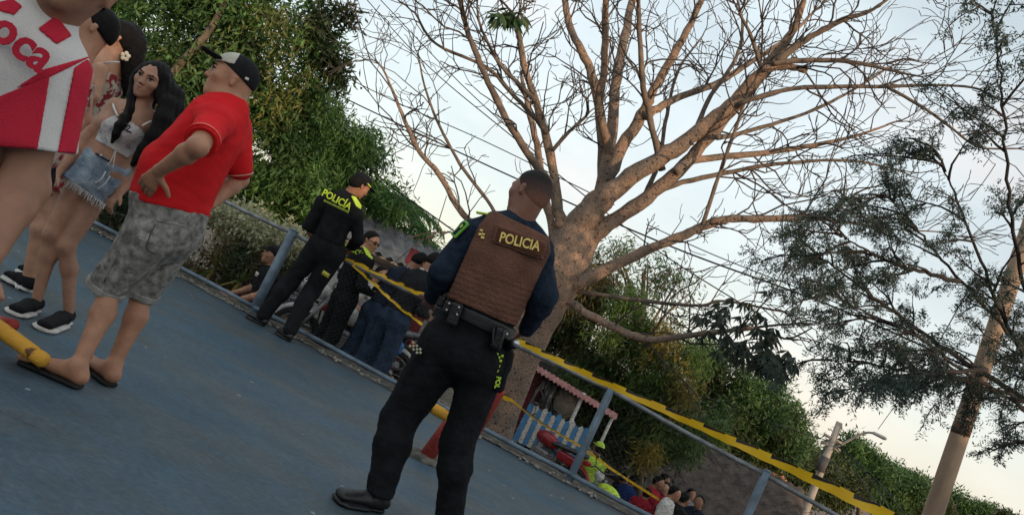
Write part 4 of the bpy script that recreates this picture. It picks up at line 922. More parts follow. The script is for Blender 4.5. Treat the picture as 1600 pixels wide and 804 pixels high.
# cut the sleeves off at the elbow by carving round them
c1 = sh1+(el1-sh1)*.72; F.cone(c1+nrm(el1-sh1)*.115, el1+nrm(el1-sh1)*.2, .115, .13, .0, sub=True)
shirt_o = F.build('polo_shirt', C_red, red)
c2 = sh2+(p(374, 262, .22)-sh2)*.80
def cuff(c, ax, r, m, nm, wd=.006, flat=1.0, par=None):
    ax = nrm(ax); a_ = nrm(np.cross(ax, V(.1, .9, .3))); b_ = np.cross(ax, a_)
    MB().tube([c+r*(cos(t)*a_+sin(t)*b_) for t in np.linspace(0, 2*pi, 33)[:-1]], wd, 6, closed=True).obj(nm, m, par, True)
cuff(c1-nrm(el1-sh1)*.004, el1-sh1, .073, mat('cuff_stripe', (.66, .42, .36), None, 30, .8), 'cuff_stripe', .0028, par=shirt_o); cuff(c1+nrm(el1-sh1)*.004, el1-sh1, .071, C_red, 'cuff', .0062, par=shirt_o)
cuff(p(374, 262, .22)+nrm(p(374, 262, .22)-sh2)*.03, p(374, 262, .22)-sh2, .0625, MATS['cuff_stripe'], 'cuff_stripe', .0028, par=shirt_o)
F = Fig(.0055); F.cone(p(355, 163), p(363, 147), .078, .073, 0); F.cone(p(353, 168), p(366, 140), .062, .062, .0, sub=True); F.plane(p(359, 154), nrm(p(363, 147)-p(355, 163)), .003); col_ = F.build('collar', C_red, shirt_o)
cuff(p(359.3, 154), p(363, 147)-p(355, 163), .0745, MATS['cuff_stripe'], 'collar_stripe', .0025, par=shirt_o)
# grey acid washed denim shorts with rolled hems
C_den = cloth('grey_acid_denim', (.37, .35, .325), (.12, .113, .106), 30, .4, 140, lo=.34, hi=.68); C_cuf = cloth('pale_denim_cuff', (.36, .35, .32), (.22, .21, .195), 30, .4, 140)
k1, k2 = p(164, 452, -.05), p(219, 458, .1)
F = Fig(.0065); torso_sdf(F, secs[:3], rt, fw, .002, .04); F.cone(hp1, k1, .116, .089, .05); F.cone(hp2, k2, .112, .084, .05); F.ell(p(273, 358, .0), (.125, .125, .125), None, .06)
F.px((200, 298), (320, 324), (220, 420)); F.plane(k1-nrm(k1-hp1)*.012, (k1-hp1)*.5+(k2-hp2)*.5, .003); folds(F, .006, 61, 24); shorts = F.build('shorts', C_den, red)
for k_, h_, r_ in ((k1, hp1, .092), (k2, hp2, .087)):
    dd = nrm((k1-hp1)*.5+(k2-hp2)*.5); F = Fig(.006); F.cone(k_-dd*.075, k_+dd*.03, r_+.006, r_-.001, 0); F.plane(k_-dd*.03, -dd, .004); F.plane(k_+dd*.008, dd, .004); F.cone(k_-dd*.05, k_+dd*.06, r_-.013, r_-.013, 0, sub=True); folds(F, .003, 63, 30); F.build('rolled_cuff', C_cuf, shorts)
def seam(pts, m, par, r=.0035, nm='seam'): MB().tube(spl(pts, 12), r, 5).obj(nm, m, par, True)
seam([p(243, 344, -.165), p(265, 348, -.17), p(290, 353, -.14)], C_cuf, shorts, nm='pocket_edge'); seam([p(243, 350, -.17), p(233, 372, -.19), p(231, 390, -.185), p(252, 398, -.17)], mat('denim_dark', (.09, .085, .08)), shorts, .003, 'pocket_seam')
seam([p(222, 330, -.14), p(205, 360, -.17), p(185, 400, -.17), p(163, 440, -.15)], MATS['denim_dark'], shorts, .0035, 'side_seam')
for an, to in ((an1, to1), (an2, to2)):
    dd = nrm((to-an)*V(1, 1, 0)); rr = np.cross(dd, UPV); heel = V(an[0], an[1], 0)-dd*.045; F = Fig(.005)
    F.econ(heel+V(0, 0, .012), V(to[0], to[1], .012)-dd*.03, .040, .014, .052, .014, rr, UPV, 0); F.plane(V(0, 0, .001), -UPV, .002); F.plane(V(0, 0, .022), UPV, .003); so = F.build('sandal', mat('black_foam', (.018, .017, .017), None, 30, .8), red)
    m_ = V(to[0], to[1], 0)-dd*.075; MB().tube([m_+rr*.052+V(0, 0, .02)-dd*.05, m_+rr*.03+V(0, 0, .062)-dd*.01, m_+V(0, 0, .055)+dd*.012, m_-rr*.03+V(0, 0, .062)-dd*.01, m_-rr*.052+V(0, 0, .02)-dd*.05], .008, 7).obj('strap', MATS['black_foam'], so, True)
# cap
r, f, u = A; C_cap = cloth('black_cap', (.014, .015, .017), (.009, .010, .011), 20)
cw = lambda x, y, z: hc+(r*x+f*y+u*z)*1.02
cu_ = nrm(u-f*.12)
F = Fig(.0055); F.ell(cw(0, -.008, .050), (.085, .106, .082), A, 0); F.ell(cw(0, -.03, .02), (.082, .082, .07), A, .02); F.plane(cw(0, 0, .034), nrm(-u+f*.42), .004); cap = F.build('cap', C_cap, red)
F = Fig(.005); F.ell(cw(0, -.008, .0505), (.0865, .1075, .0835), A, 0); F.plane(cw(0, .012, .09), nrm(-f-u*.1), .0); F.plane(cw(0, .06, .058), nrm(-u-f*.1), .0); F.plane(cw(0, .0, .05), nrm(-f+u*.12), .0); F.build('cap_front_panel', cloth('cap_cream', (.56, .53, .46), (.44, .42, .36), 10, .4, 200), cap)
F = Fig(.005); bu = nrm(u-f*.16); bf = nrm(f+u*.16); F.econ(cw(0, .085, .070), cw(0, .160, .082), .078, .010, .055, .008, r, bu, 0); F.ell(cw(0, .10, .072), (.078, .075, .008), (r, bf, bu), .01); F.disp(lambda P: 0*P[0]+14*((((P[0]-hc[0])*r[0]+(P[1]-hc[1])*r[1]+(P[2]-hc[2])*r[2]))**2)*.035); F.build('cap_brim', C_cap, cap)
MB().tube(spl([cw(.022, .072, .118), cw(.0, .082, .112), cw(-.02, .076, .116), cw(-.03, .062, .122)], 9), .003, 5).obj('cap_emblem', mat('olive_thread', (.12, .11, .04)), cap, True)
MB().box(cw(-.078, -.055, .028), (.003, .012, .006), A).obj('cap_tag', M_wht, cap)

# ---------------------------------------------------------------- young woman with long black hair
D = 4.12; p = lambda x, y, dd=0.0: at(x, y, D+dd)
wom = thing('person', 'young woman with long black hair in white crop top and ripped denim shorts', 'person', gz(66, 512))
fw = nrm(V(-.02, -1, 0)); rt = nrm(np.cross(fw, UPV)); SKW = SK_wom
secs = [(p(146, 280), .150, .108), (p(160, 256), .145, .10), (p(176, 233), .108, .084), (p(193, 207), .122, .100), (p(205, 185), .125, .088), (p(213, 170), .06, .06)]
sh1, el1, wr1 = p(182, 166, -.02), p(135, 214, -.05), p(92, 268, -.15); sh2, el2, wr2 = p(252, 190, .06), p(226, 255, .12), p(188, 300, -.02)
hp1, kn1, an1 = p(124, 290, -.02), p(80, 366, -.08), gz(47, 487)+V(0, 0, .08); hp2, kn2, an2 = p(154, 300, .04), p(104, 386, -.06), gz(97, 506)+V(0, 0, .08)
hc = p(236, 128); hf = nrm(V(.08, -.98, -.10)); hu = nrm(V(.04, 0, 1))
F = Fig(.006); torso_sdf(F, secs, rt, fw, 0); W, A = head_sdf(F, hc, hf, hu, .98, p(214, 172), female=True, nr=.045)
F.cone(p(205, 178), sh1, .045, .042, .03); F.cone(p(222, 180), sh2, .045, .042, .03)
for sg in (-1, 1): F.ell(p(194, 205)+rt*.058*sg+fw*.065, (.052, .05, .052), None, .03)
arm_sdf(F, sh1, el1, wr1, (.042, .034, .032, .022)); arm_sdf(F, sh2, el2, wr2, (.042, .034, .032, .022))
hand_sdf(F, wr1, p(76, 288, -.17)-wr1, V(.4, .6, 0), V(0, -1, .3), .86, .6); hand_sdf(F, wr2, p(170, 318, -.06)-wr2, V(.3, .6, 0), V(-.2, -1, .3), .86, .6)
leg_sdf(F, hp1, kn1, an1, -fw, (.069, .040, .040, .026)); leg_sdf(F, hp2, kn2, an2, -fw, (.069, .040, .040, .026))
body = F.build('body', SKW, wom); face_parts(W, A, .98, wom, body, lips=(.34, .10, .09), female=True)
r, f, u = A
F = Fig(.006); F.ell(W(0, -.022, .040), (.084, .100, .090), A, 0); F.ell(W(0, -.06, -.02), (.080, .06, .10), A, .03)
F.ell(W(.0, .085, -.02), (.056, .07, .085), A, .012, sub=True); F.ell(W(0, .10, .055), (.040, .05, .035), A, .02, sub=True)
for x0, pts_, r0 in ((0, [W(-.062, .02, .06), W(-.078, .015, -.03), p(262, 165, -.06), p(245, 208, -.10), p(224, 240, -.10), p(208, 256, -.1)], (.026, .036, .046, .045, .038, .018)),
                     (1, [W(-.06, -.04, .0), p(272, 150, .02), p(266, 190, -.02), p(244, 228, -.05), p(226, 254, -.06)], (.05, .055, .05, .042, .02)),
                     (2, [W(.060, .02, .055), W(.074, .015, -.035), p(203, 172, -.07), p(188, 196, -.13), p(176, 222, -.13)], (.022, .026, .024, .024, .010)),
                     (3, [W(.05, -.05, -.02), p(222, 178, .08), p(200, 215, .1)], (.05, .05, .03))):
    Q = spl(np.column_stack([np.array(pts_), r0]), 9)
    for a_, b_ in zip(Q[:-1], Q[1:]): F.cone(a_[:3], b_[:3], max(a_[3], .01), max(b_[3], .01), .02)
F.disp(lambda P: .0022*np.sin(210*((P[0])*.8+(P[1])*.55)+60*P[2]+1.2*wav(P, 14, 71))+.0015*wav(P, 30, 72)); F.build('hair', M_hair, wom)
C_top = cloth('white_print_cotton', (.52, .49, .49), (.20, .19, .21), 26, .4, 90, lo=.30, hi=.48)
F = Fig(.0055); torso_sdf(F, secs[1:5], rt, fw, .008, .03)
for sg in (-1, 1): F.ell(p(194, 205)+rt*.060*sg+fw*.068, (.059, .055, .056), None, .03)
F.poly([(181, 178), (224, 194), (240, 216), (199, 247), (148, 218), (160, 190)]); folds(F, .003, 81, 45); top = F.build('crop_top', C_top, wom)
for a_, b_ in (((184, 182), (176, 158)), ((222, 197), (250, 188))): MB().tube(spl([p(*a_, -.125), p((a_[0]+b_[0])/2-2, (a_[1]+b_[1])/2-2, -.10), p(*b_, -.03)], 7), .006, 6).obj('strap', M_wht, top, True)
seam([p(196, 192, -.13), p(203, 199, -.14), p(197, 204, -.14), p(206, 208, -.135)], mat('dark_lace', (.05, .045, .05)), top, .003, 'lacing'); seam([p(204, 195, -.13), p(194, 201, -.14), p(204, 206, -.14)], MATS['dark_lace'], top, .003, 'lacing')
seam([p(180, 236, -.11), p(174, 250, -.13), p(168, 258, -.13)], M_wht, top, .0025, 'drawstring'); seam([p(181, 236, -.11), p(178, 252, -.13), p(176, 262, -.13)], M_wht, top, .0025, 'drawstring')
MB().tube(spl([p(190, 171, -.085), p(196, 174.5, -.09), p(202, 177, -.085)], 6), .004, 6).obj('necklace', mat('dark_cord', (.02, .015, .015)), wom, True)
C_jn = cloth('light_blue_denim', (.34, .40, .46), (.12, .17, .24), 15, .5, 130, lo=.35, hi=.68)
F = Fig(.006); torso_sdf(F, secs[:2], rt, fw, .012, .03); F.cone(hp1, p(113, 285, -.04), .098, .096, .03); F.cone(hp2, p(147, 310, .0), .098, .094, .03)
F.px((147, 222), (212, 262), (130, 280)); d_ = nrm(p(110, 300)-p(128, 268)); F.plane(p(112, 281, -.03), d_*.8+.35*rt, .002); F.px((95, 272), (170, 324), (150, 260)); folds(F, .006, 91, 30); F.disp(lambda P: .003*wav(P, 150, 92)); sho = F.build('denim_shorts', C_jn, wom)
fr = MB()
for i in range(70):
    t = i/69; q_ = p(99+t*66, 273+t*46, -.10-.02*sin(t*6)); fr.tube([q_, q_+V(RNG.normal()*.008, RNG.normal()*.006-.006, -RNG.uniform(.02, .05))], [.0022, .0012], 3, cap=False)
stuff(fr.obj('frayed_hem', M_wht, sho))
F = Fig(.003); F.ell(p(158, 243, -.125), (.009, .006, .009), (rt, fw, UPV), 0); F.build('button', M_sil, sho)
seam([p(150, 240, -.12), p(160, 246, -.125), p(172, 253, -.12)], mat('dark_waist', (.02, .02, .025)), sho, .006, 'waist_opening'); seam([p(156, 246, -.12), p(148, 262, -.13), p(140, 282, -.12)], MATS['cloth_light_blue_denim'], sho, .004, 'fly_seam')
seam([p(165, 268, -.12), p(158, 280, -.13), p(148, 286, -.125)], M_wht, sho, .004, 'torn_patch'); seam([p(172, 275, -.1), p(163, 288, -.12), p(152, 295, -.12)], M_wht, sho, .003, 'torn_patch')
C_slip = cloth('black_canvas', (.016, .016, .018), (.010, .010, .011), 30)
shoe('slip_on_shoe', an1, gz(17, 493), C_slip, wom, True, top=0, w=.042); shoe('slip_on_shoe', an2, gz(62, 518), C_slip, wom, True, top=0, w=.042)

# ---------------------------------------------------------------- person in the red and white football shirt, cut by the left edge
D = 1.78; p = lambda x, y, dd=0.0: at(x, y, D+dd)
jer = thing('person', 'person in red and white striped football shirt cut off by the left edge', 'person', gz(-40, 1000)*V(1, 1, 0))
fw = nrm(V(.15, -.98, 0)); rt = nrm(np.cross(fw, UPV))
secs = [(p(-190, 420), .16, .12), (p(-120, 290), .16, .12), (p(-60, 170), .17, .125), (p(-10, 90), .175, .12), (p(15, 45), .135, .10), (p(60, 3), .07, .07)]
sh1, el1, wr1 = p(80, 106), p(36, 288, -.02), p(-30, 410, -.15); sh2, el2, wr2 = p(-80, -10), p(-170, 120, .05), p(-260, 260, .0)
jb = gz(-40, 1000)*V(1, 1, 0); hp1, hp2 = p(-150, 460), p(-240, 400); an1, an2 = V(hp1[0]+.02, hp1[1], .09), V(hp2[0]-.05, hp2[1], .09); kn1, kn2 = (hp1+an1)/2+fw*.02, (hp2+an2)/2+fw*.02
hc = p(128, -34, .0)
F = Fig(.008); torso_sdf(F, secs, rt, fw, -.01); W, A = head_sdf(F, hc, nrm(V(.35, -.9, .05)), nrm(V(.15, 0, 1)), 1.0, p(78, 12), nr=.06)
arm_sdf(F, sh1, el1, wr1, (.052, .047, .047, .034)); F.ell(p(38, 294, -.02), (.05, .05, .05), None, .03); arm_sdf(F, sh2, el2, wr2, (.058, .052, .050, .034)); hand_sdf(F, wr1, wr1-el1, V(0, 1, 0), V(1, 0, 0)); hand_sdf(F, wr2, wr2-el2, V(0, 1, 0), V(1, 0, 0))
leg_sdf(F, hp1, kn1, an1, -fw); leg_sdf(F, hp2, kn2, an2, -fw); foot_sdf(F, an1, V(*(an1[:2]+fw[:2]*.16), .01)); foot_sdf(F, an2, V(*(an2[:2]+fw[:2]*.16), .01)); body = F.build('body', SK_mid, jer)
face_parts(W, A, 1.0, jer, body); hair_short(hc, A, 1.0, M_hair, jer)
C_jw = cloth('white_jersey', (.60, .57, .56), (.54, .51, .50), 5, .25, 200); C_jr = cloth('red_jersey', (.52, .025, .05), (.43, .018, .04), 5, .25, 200)
def jersey(g):
    F = Fig(.0042); torso_sdf(F, secs, rt, fw, .012+g, .05); F.cone(p(30, 42), sh1, .058+g, .062+g, .05); F.cone(sh1, p(54, 232, -.01), .066+g, .090+g, .05); F.cone(p(0, 0), sh2, .075+g, .08+g, .05); F.cone(sh2, el2, .08+g, .1+g, .04)
    F.px((-300, 190), (140, 243), (80, 100)); F.px((200, -40), (90, -55), (60, 100)); F.cone(p(60, -5), p(120, -60), .062, .075, .01, sub=True); return folds(F, .004, 101, 16)
js = jersey(0).build('football_shirt', C_jw, jer)
def patch(poly_, g=.004): F = jersey(g); F.poly(poly_); F.plane(p(0, 0, .06), V(0, 1, 0)); F.build('red_panel', C_jr, js)
patch([(59, 45), (88, 24), (113, 56), (88, 70)]); patch([(20, -2), (36, 10), (22, 24), (-30, 10)])
patch([(-60, 165), (20, 140), (70, 108), (140, 88), (143, 100), (78, 122), (60, 130), (-60, 190)])
patch([(-60, 175), (78, 118), (73, 150), (58, 236), (-60, 222)], .0044); patch([(116, 106), (138, 92), (146, 110), (118, 245), (90, 240)], .0048)
F = Fig(.006); F.cone(p(62, 0), p(108, -40), .080, .080, 0); F.cone(p(50, 20), p(130, -60), .066, .066, 0, sub=True); F.px((60, 18), (110, 52), (100, -20)); F.build('collar', C_jr, js)
tr_ = nrm(p(68, 98)-p(30, 70)); tuv = nrm(np.cross(fw, tr_)); tuv = tuv if tuv[2] > 0 else -tuv
text_part('ca', p(52, 80, -.125), tr_, nrm(tuv), .105, C_jr, js, bold=.025); text_part('o', p(10, 47, -.132), tr_, nrm(tuv), .105, C_jr, js, bold=.03)
# ================================================================== OTHER PEOPLE
def figure(label, J, fwd, wear, h=.012, group=None, s=1.0, sec=None):
    """J: joints in world coordinates; wear: skin, top, sleeve, legs, hair, cap, shoe"""
    fwd = nrm(fwd*V(1, 1, 0)); rt = nrm(np.cross(fwd, UPV)); up = nrm(J['neck']-J['pelvis'])
    t = thing('person', label, 'person', (J['an1']+J['an2'])/2*V(1, 1, 0)+V(0, 0, min(J['an1'][2], J['an2'][2])-.09*s), group)
    pv, nk = J['pelvis'], J['neck']; L = lambda a: pv+(nk-pv)*a
    wd = wear.get('w', 1.0)*s
    secs = sec or [(L(-.10), .155*wd, .115*wd), (L(.18), .145*wd, .11*wd), (L(.40), .14*wd, .108*wd), (L(.68), .165*wd, .12*wd), (L(.88), .155*wd, .10*wd), (L(1.0), .075*wd, .07*wd)]
    F = Fig(h); torso_sdf(F, secs, rt, fwd, -.008); W, A = head_sdf(F, J['head'], J.get('hf', fwd), J.get('hu', UPV), s, nk, female=wear.get('female', False), nr=.054)
    fm = wear.get('arm', 1.0)*s
    for i in '12':
        arm_sdf(F, J['sh'+i], J['el'+i], J['wr'+i], (.05*fm, .042*fm, .040*fm, .027*fm)); hand_sdf(F, J['wr'+i], J.get('hd'+i, J['wr'+i]-J['el'+i]), fwd*.2-rt*(1 if i == '1' else -1), fwd, s, .5)
        leg_sdf(F, J['hp'+i], J['kn'+i], J['an'+i], -fwd, (.088*s, .058*s, .056*s, .036*s))
    body = F.build('body', wear['skin'], t)
    if wear.get('face'): face_parts(W, A, s, t, body)
    if 'top' in wear:
        F = Fig(h); torso_sdf(F, secs, rt, fwd, .008); F.cone(L(.93), J['sh1'], .062*s, .062*s, .05); F.cone(L(.93), J['sh2'], .062*s, .062*s, .05)
        sl = wear.get('sleeve', 'long')
        for i in '12':
            if sl == 'long': arm_sdf(F, J['sh'+i], J['el'+i], J['wr'+i], (.062*s, .056*s, .050*s, .038*s), .003, .03)
            elif sl == 'short': F.cone(J['sh'+i], J['sh'+i]+(J['el'+i]-J['sh'+i])*.62, .064*s, .064*s, .03)
        F.plane(L(wear.get('hem', .08)), -up, .006); 
        if sl == 'none': F.plane(L(.86), up, .01)
        folds(F, .006, hash(label) % 97, 22); J['top'] = F.build('top', wear['top'], t)
    if 'legs' in wear:
        lg = wear.get('leglen', 1.0); F = Fig(h); torso_sdf(F, secs[:2], rt, fwd, .010)
        for i in '12':
            if lg >= 1: leg_sdf(F, J['hp'+i], J['kn'+i], J['an'+i], -fwd, (.108*s, .082*s, .076*s, .066*s), 0, .05)
            else: F.cone(J['hp'+i], J['hp'+i]+(J['kn'+i]-J['hp'+i])*lg*1.6, .108*s, .095*s, .05)
        F.plane(L(.16), up, .006); F.plane(J['an1']+V(0, 0, -.05*s), -UPV, .01); folds(F, .006, hash(label) % 89, 22); F.build('trousers' if lg >= 1 else 'shorts', wear['legs'], t)
    if 'dress' in wear:
        F = Fig(h); torso_sdf(F, secs[:5], rt, fwd, .012); F.cone(L(-.05), L(-.75), .17*s, .20*s, .08); F.plane(L(.86), up, .006); F.plane(L(-.7), -up, .006); folds(F, .008, 5, 20); J['top'] = F.build('dress', wear['dress'], t)
    if wear.get('hair') is not None: hair_short(J['head'], A, s, wear['hair'], t, wear.get('hg', .006), wear.get('hlow', -.06), .065, h*.8)
    if wear.get('cap') is not None:
        r, f, u = A; F = Fig(h*.8); F.ell(W(0, -.008, .050), (.084*s, .104*s, .082*s), A, 0); F.plane(W(0, 0, .028), nrm(-u+f*.3), .004); c_ = F.build('cap', wear['cap'], t)
        F = Fig(h*.6); F.ell(W(0, .10, .050), (.074*s, .070*s, .010*s), A, 0); F.build('cap_brim', wear['cap'], c_); J['cap'] = c_
    for i in '12':
        if 'shoe' in wear:
            d = nrm(J.get('td'+i, fwd)*V(1, 1, 0)); shoe('shoe', J['an'+i], V(*(J['an'+i]+d*.17*s)[:2], J['an'+i][2]-.09*s), wear['shoe'], t, True, h=min(h, .009), solem=wear.get('sole', wear['shoe']), top=.03)
    J['thing'] = t; J['W'] = W; J['A'] = A; J['rt'] = rt; J['fwd'] = fwd; J['up'] = up; J['L'] = L
    return t
def stand(base, height, fwd, lean=(0, 0, 0), arms='down', spread=.11, headz=None, hf=None):
    s = height/1.75; fwd = nrm(np.asarray(fwd)*V(1, 1, 0)); rt = np.cross(fwd, UPV); b = np.asarray(base, float); ln = np.asarray(lean, float)
    P = lambda x, y, z: b+(rt*x+fwd*y)*s+V(0, 0, z*s)+ln*max(0, z-.9)
    J = dict(pelvis=P(0, 0, .97), neck=P(0, -.01, 1.46), head=P(0, .03, 1.62), hp1=P(-.09, 0, .92), hp2=P(.09, 0, .92), kn1=P(-spread*.95, .02, .5), kn2=P(spread*.95, .02, .5), an1=P(-spread, -.02, .09), an2=P(spread, -.02, .09), sh1=P(-.185, 0, 1.40), sh2=P(.185, 0, 1.40))
    for i, sg in (('1', -1), ('2', 1)):
        if arms == 'down': J['el'+i], J['wr'+i] = P(.24*sg, -.03, 1.12), P(.25*sg, .06, .88)
        elif arms == 'front': J['el'+i], J['wr'+i] = P(.24*sg, .02, 1.13), P(.12*sg, .24, 1.10)
        elif arms == 'bars': J['el'+i], J['wr'+i] = P(.25*sg, .05, 1.13), P(.27*sg, .32, 1.0)
    if hf is not None: J['hf'] = nrm(np.asarray(hf, float))
    return J
def sit(base, z, s, fwd):
    fwd = nrm(np.asarray(fwd)*V(1, 1, 0)); rt = np.cross(fwd, UPV); b = np.asarray(base, float); P = lambda x, y, zz: b+(rt*x+fwd*y)*s+V(0, 0, zz*s+z)
    J = dict(pelvis=P(0, 0, .06), neck=P(0, .10, .56), head=P(0, .15, .73), hp1=P(-.09, 0, .0), hp2=P(.09, 0, .0), kn1=P(-.16, .42, .03), kn2=P(.16, .42, .03), an1=P(-.16, .36, -.40), an2=P(.16, .36, -.40), sh1=P(-.185, .09, .50), sh2=P(.185, .09, .50))
    for i, sg in (('1', -1), ('2', 1)): J['el'+i], J['wr'+i] = P(.25*sg, .2, .26), P(.24*sg, .44, .22)
    return J
C_jean = cloth('blue_jeans', (.030, .050, .090), (.015, .026, .050), 12, .4, 120); C_dnavy = cloth('dark_navy_jacket', (.016, .022, .040), (.010, .014, .026)); C_bjk = cloth('black_jacket', (.016, .017, .020), (.010, .011, .013))

# ---- officer at the fence, back to the lens
D = 7.25; p = lambda x, y, dd=0.0: at(x, y, D+dd)
J = dict(pelvis=p(510, 382), neck=p(545, 306), head=p(562, 290, -.02), sh1=p(504, 315), sh2=p(556, 336, -.05), el1=p(482, 354, .02), wr1=p(500, 388, .2), el2=p(560, 374), wr2=p(540, 395, .22),
         hp1=p(496, 386), hp2=p(524, 395), kn1=p(454, 440), kn2=p(487, 455), an1=gz(405, 506)+V(0, 0, .09), an2=gz(446, 530)+V(0, 0, .09), hf=nrm(V(.75, .6, -.25)), hu=nrm(V(.05, 0, 1)), td1=V(-.7, .3, 0), td2=V(-.5, .5, 0))
t = figure('officer in black uniform and cap standing on the court edge at the fence', J, V(.42, .90, 0), dict(skin=SK_mid, top=C_blk, legs=C_blk, cap=C_blk, hair=M_hair, shoe=C_ydk, w=1.0), .010, 'police officers', 1.0)
def yoke(J, m, D, p, polys):
    for po in polys:
        F = Fig(.008); torso = J; L = J['L']; secs = [(L(.18), .145, .11), (L(.40), .14, .108), (L(.68), .165, .12), (L(.88), .155, .10), (L(1.0), .075, .07)]
        torso_sdf(F, secs, J['rt'], J['fwd'], .0145); F.cone(L(.93), J['sh1'], .069, .069, .05); F.cone(L(.93), J['sh2'], .069, .069, .05); F.cone(J['sh1'], J['el1'], .069, .062, .03); F.cone(J['sh2'], J['el2'], .069, .062, .03)
        F.poly(po); F.build('reflective_yoke', m, J['thing'])
yoke(J, M_neon, D, p, [[(548, 305), (556, 307), (565, 321), (564, 327), (556, 322)]])
dr = nrm(p(545, 325)-p(508, 305)); du = nrm(np.cross(-FW, dr)); du = du if du[2] > 0 else -du
text_part('POLICÍA', p(526, 312, -.155), dr, du, .098, M_neon, t, bold=.02, squeeze=.85)
M_nd = mat('dull_neon', (.30, .40, .05), None, 30, .7)
for k in range(16):
    c = p(507+k*2.45, 313.5+k*1.17, -.15); MB().box(c, (.006, .010 if k % 3 else .013, .002), (dr, du, np.cross(dr, du))).obj('small_lettering', M_nd, t)
F = Fig(.006); F.boxx(p(560, 345, -.06), (.02, .02, .03), (dr, V(0, 1, 0), du), .008); F.build('sleeve_badge', mat('badge_pale', (.5, .42, .2), None, 50, .7), t)
MB().box(p(509, 428, -.105), (.038, .022, .002), (nrm(p(515, 432)-p(503, 424)), du, -FW)).obj('pocket_label', mat('label_yellow', (.55, .48, .08), (.25, .22, .05), 90, .7), t)
F = Fig(.006); r, f, u = J['A']; F.ell(J['W'](0, -.008, .0505), (.0865, .1065, .083), J['A'], 0); F.plane(J['W'](0, 0, .050), -u, .0); F.plane(J['W'](0, 0, .063), u, .0); F.plane(J['W'](0, .01, .05), -f, 0); F.build('cap_band', M_neon, J['cap'])
# ---- officer with sunglasses behind the fence
D = 8.3; p = lambda x, y, dd=0.0: at(x, y, D+dd)
hd = p(580, 376); g = float(zt(hd[0], hd[1]))
J = stand(V(p(556, 430)[0], p(556, 430)[1], g), (hd[2]+.12-g), V(.75, .6, 0), arms='front', hf=V(.85, -.45, -.12)); 
off_ = hd-J['head']
for k in ('head', 'neck', 'sh1', 'sh2', 'el1', 'el2', 'wr1', 'wr2'): J[k] = J[k]+off_*V(1, 1, 0)*(1 if k in ('head', 'neck') else .7)
t = figure('officer in sunglasses with neon shoulders standing behind the fence', J, V(.75, .6, 0), dict(skin=SK_tan, top=C_blk, legs=C_blk, hair=M_hair, shoe=C_ydk, face=True), .010, 'police officers')
yoke(J, M_neon, D, p, [[(565, 382), (574, 383), (583, 398), (582, 406), (572, 398)]])
dr = nrm(p(566, 397)-p(540, 382)); du = nrm(np.cross(-FW, dr)); text_part('POLICÍA', p(553, 391, -.15), dr, du, .075, M_neon, t, bold=.02, squeeze=.85)
r, f, u = J['A']
for sg in (-1, 1): F = Fig(.004); F.ell(J['W'](.031*sg, .094, .010), (.022, .008, .016), J['A'], 0); F.build('sunglass_lens', C_ydk, t)
MB().tube([J['W'](-.078, .0, .012), J['W'](-.06, .08, .015), J['W'](0, .102, .014), J['W'](.06, .08, .015), J['W'](.078, 0, .012)], .004, 5).obj('sunglass_frame', C_ydk, t)
# ---- two people in dark jackets leaning over the rail
for lab, hx, hy, dd, mt, lean, col in (('person in dark navy jacket with pale collar leaning in behind the fence', 653, 409, 8.35, C_dnavy, V(.22, .12, 0), 1), ('person in black jacket and jeans half hidden by the officer in the vest', 676, 409, 8.05, C_bjk, V(.12, .1, 0), 1)):
    D = dd; hd = at(hx, hy, dd); gx = hd-lean*.75; g = float(zt(gx[0], gx[1]))
    J = stand(V(gx[0], gx[1], g), hd[2]+.13-g, V(.65, .75, 0), lean, 'front', .13, hf=V(.55, .6, -.5))
    t = figure(lab, J, V(.65, .75, 0), dict(skin=SK_mid, top=mt, legs=C_jean, hair=M_hair, shoe=C_ydk, w=1.05), .011, 'bystanders behind the fence')
    q_ = J['neck']; F = Fig(.006); F.cone(q_+V(0, 0, .0), q_+V(0, 0, .035), .075, .07, 0); F.cone(q_-V(0, 0, .03), q_+V(0, 0, .08), .06, .06, 0, sub=True); F.build('pale_collar', M_wht, t)
# ---- person crouching behind the fence in black
p = lambda x, y: at(x, y, 8.5); c = p(420, 452); g = float(zt(c[0], c[1]))
J = sit(V(c[0], c[1], 0), g+.30, .95, V(-.7, -.5, 0))
for i in '12': J['wr'+i] = J['wr'+i]*.45+J['kn'+i]*.3+J['pelvis']*.25; J['el'+i] = J['el'+i]*.7+J['pelvis']*.3+V(0, 0, .05)
for i in '12': J['an'+i][2] = g+.085
t = figure('person in black crouching among the plants behind the fence post', J, V(-.7, -.5, 0), dict(skin=SK_tan, top=C_blk, sleeve='short', legs=C_blk, hair=M_hair, shoe=C_ydk, cap=C_blk), .012, 'bystanders behind the fence')
MB().box(J['L'](.8)+J['fwd']*.13, (.05, .004, .025), (J['rt'], J['fwd'], UPV)).obj('shirt_print', M_wht, t)
# ---- seated person in a white printed shirt between the officers' legs
c = at(556, 486, 9.2); g = float(zt(c[0], c[1])); J = sit(V(c[0], c[1], 0), g+.62, .95, V(.6, -.6, 0))
for i in '12': J['an'+i][2] = g+.085
t = figure('seated person in white printed shirt seen between the officers and the rail', J, V(.6, -.6, 0), dict(skin=SK_tan, top=cloth('white_print', (.58, .56, .54), (.10, .09, .09), 11, .3, 100, lo=.36, hi=.46), sleeve='short', legs=C_jean, hair=M_hair, shoe=C_ydk), .013, 'bystanders behind the fence')
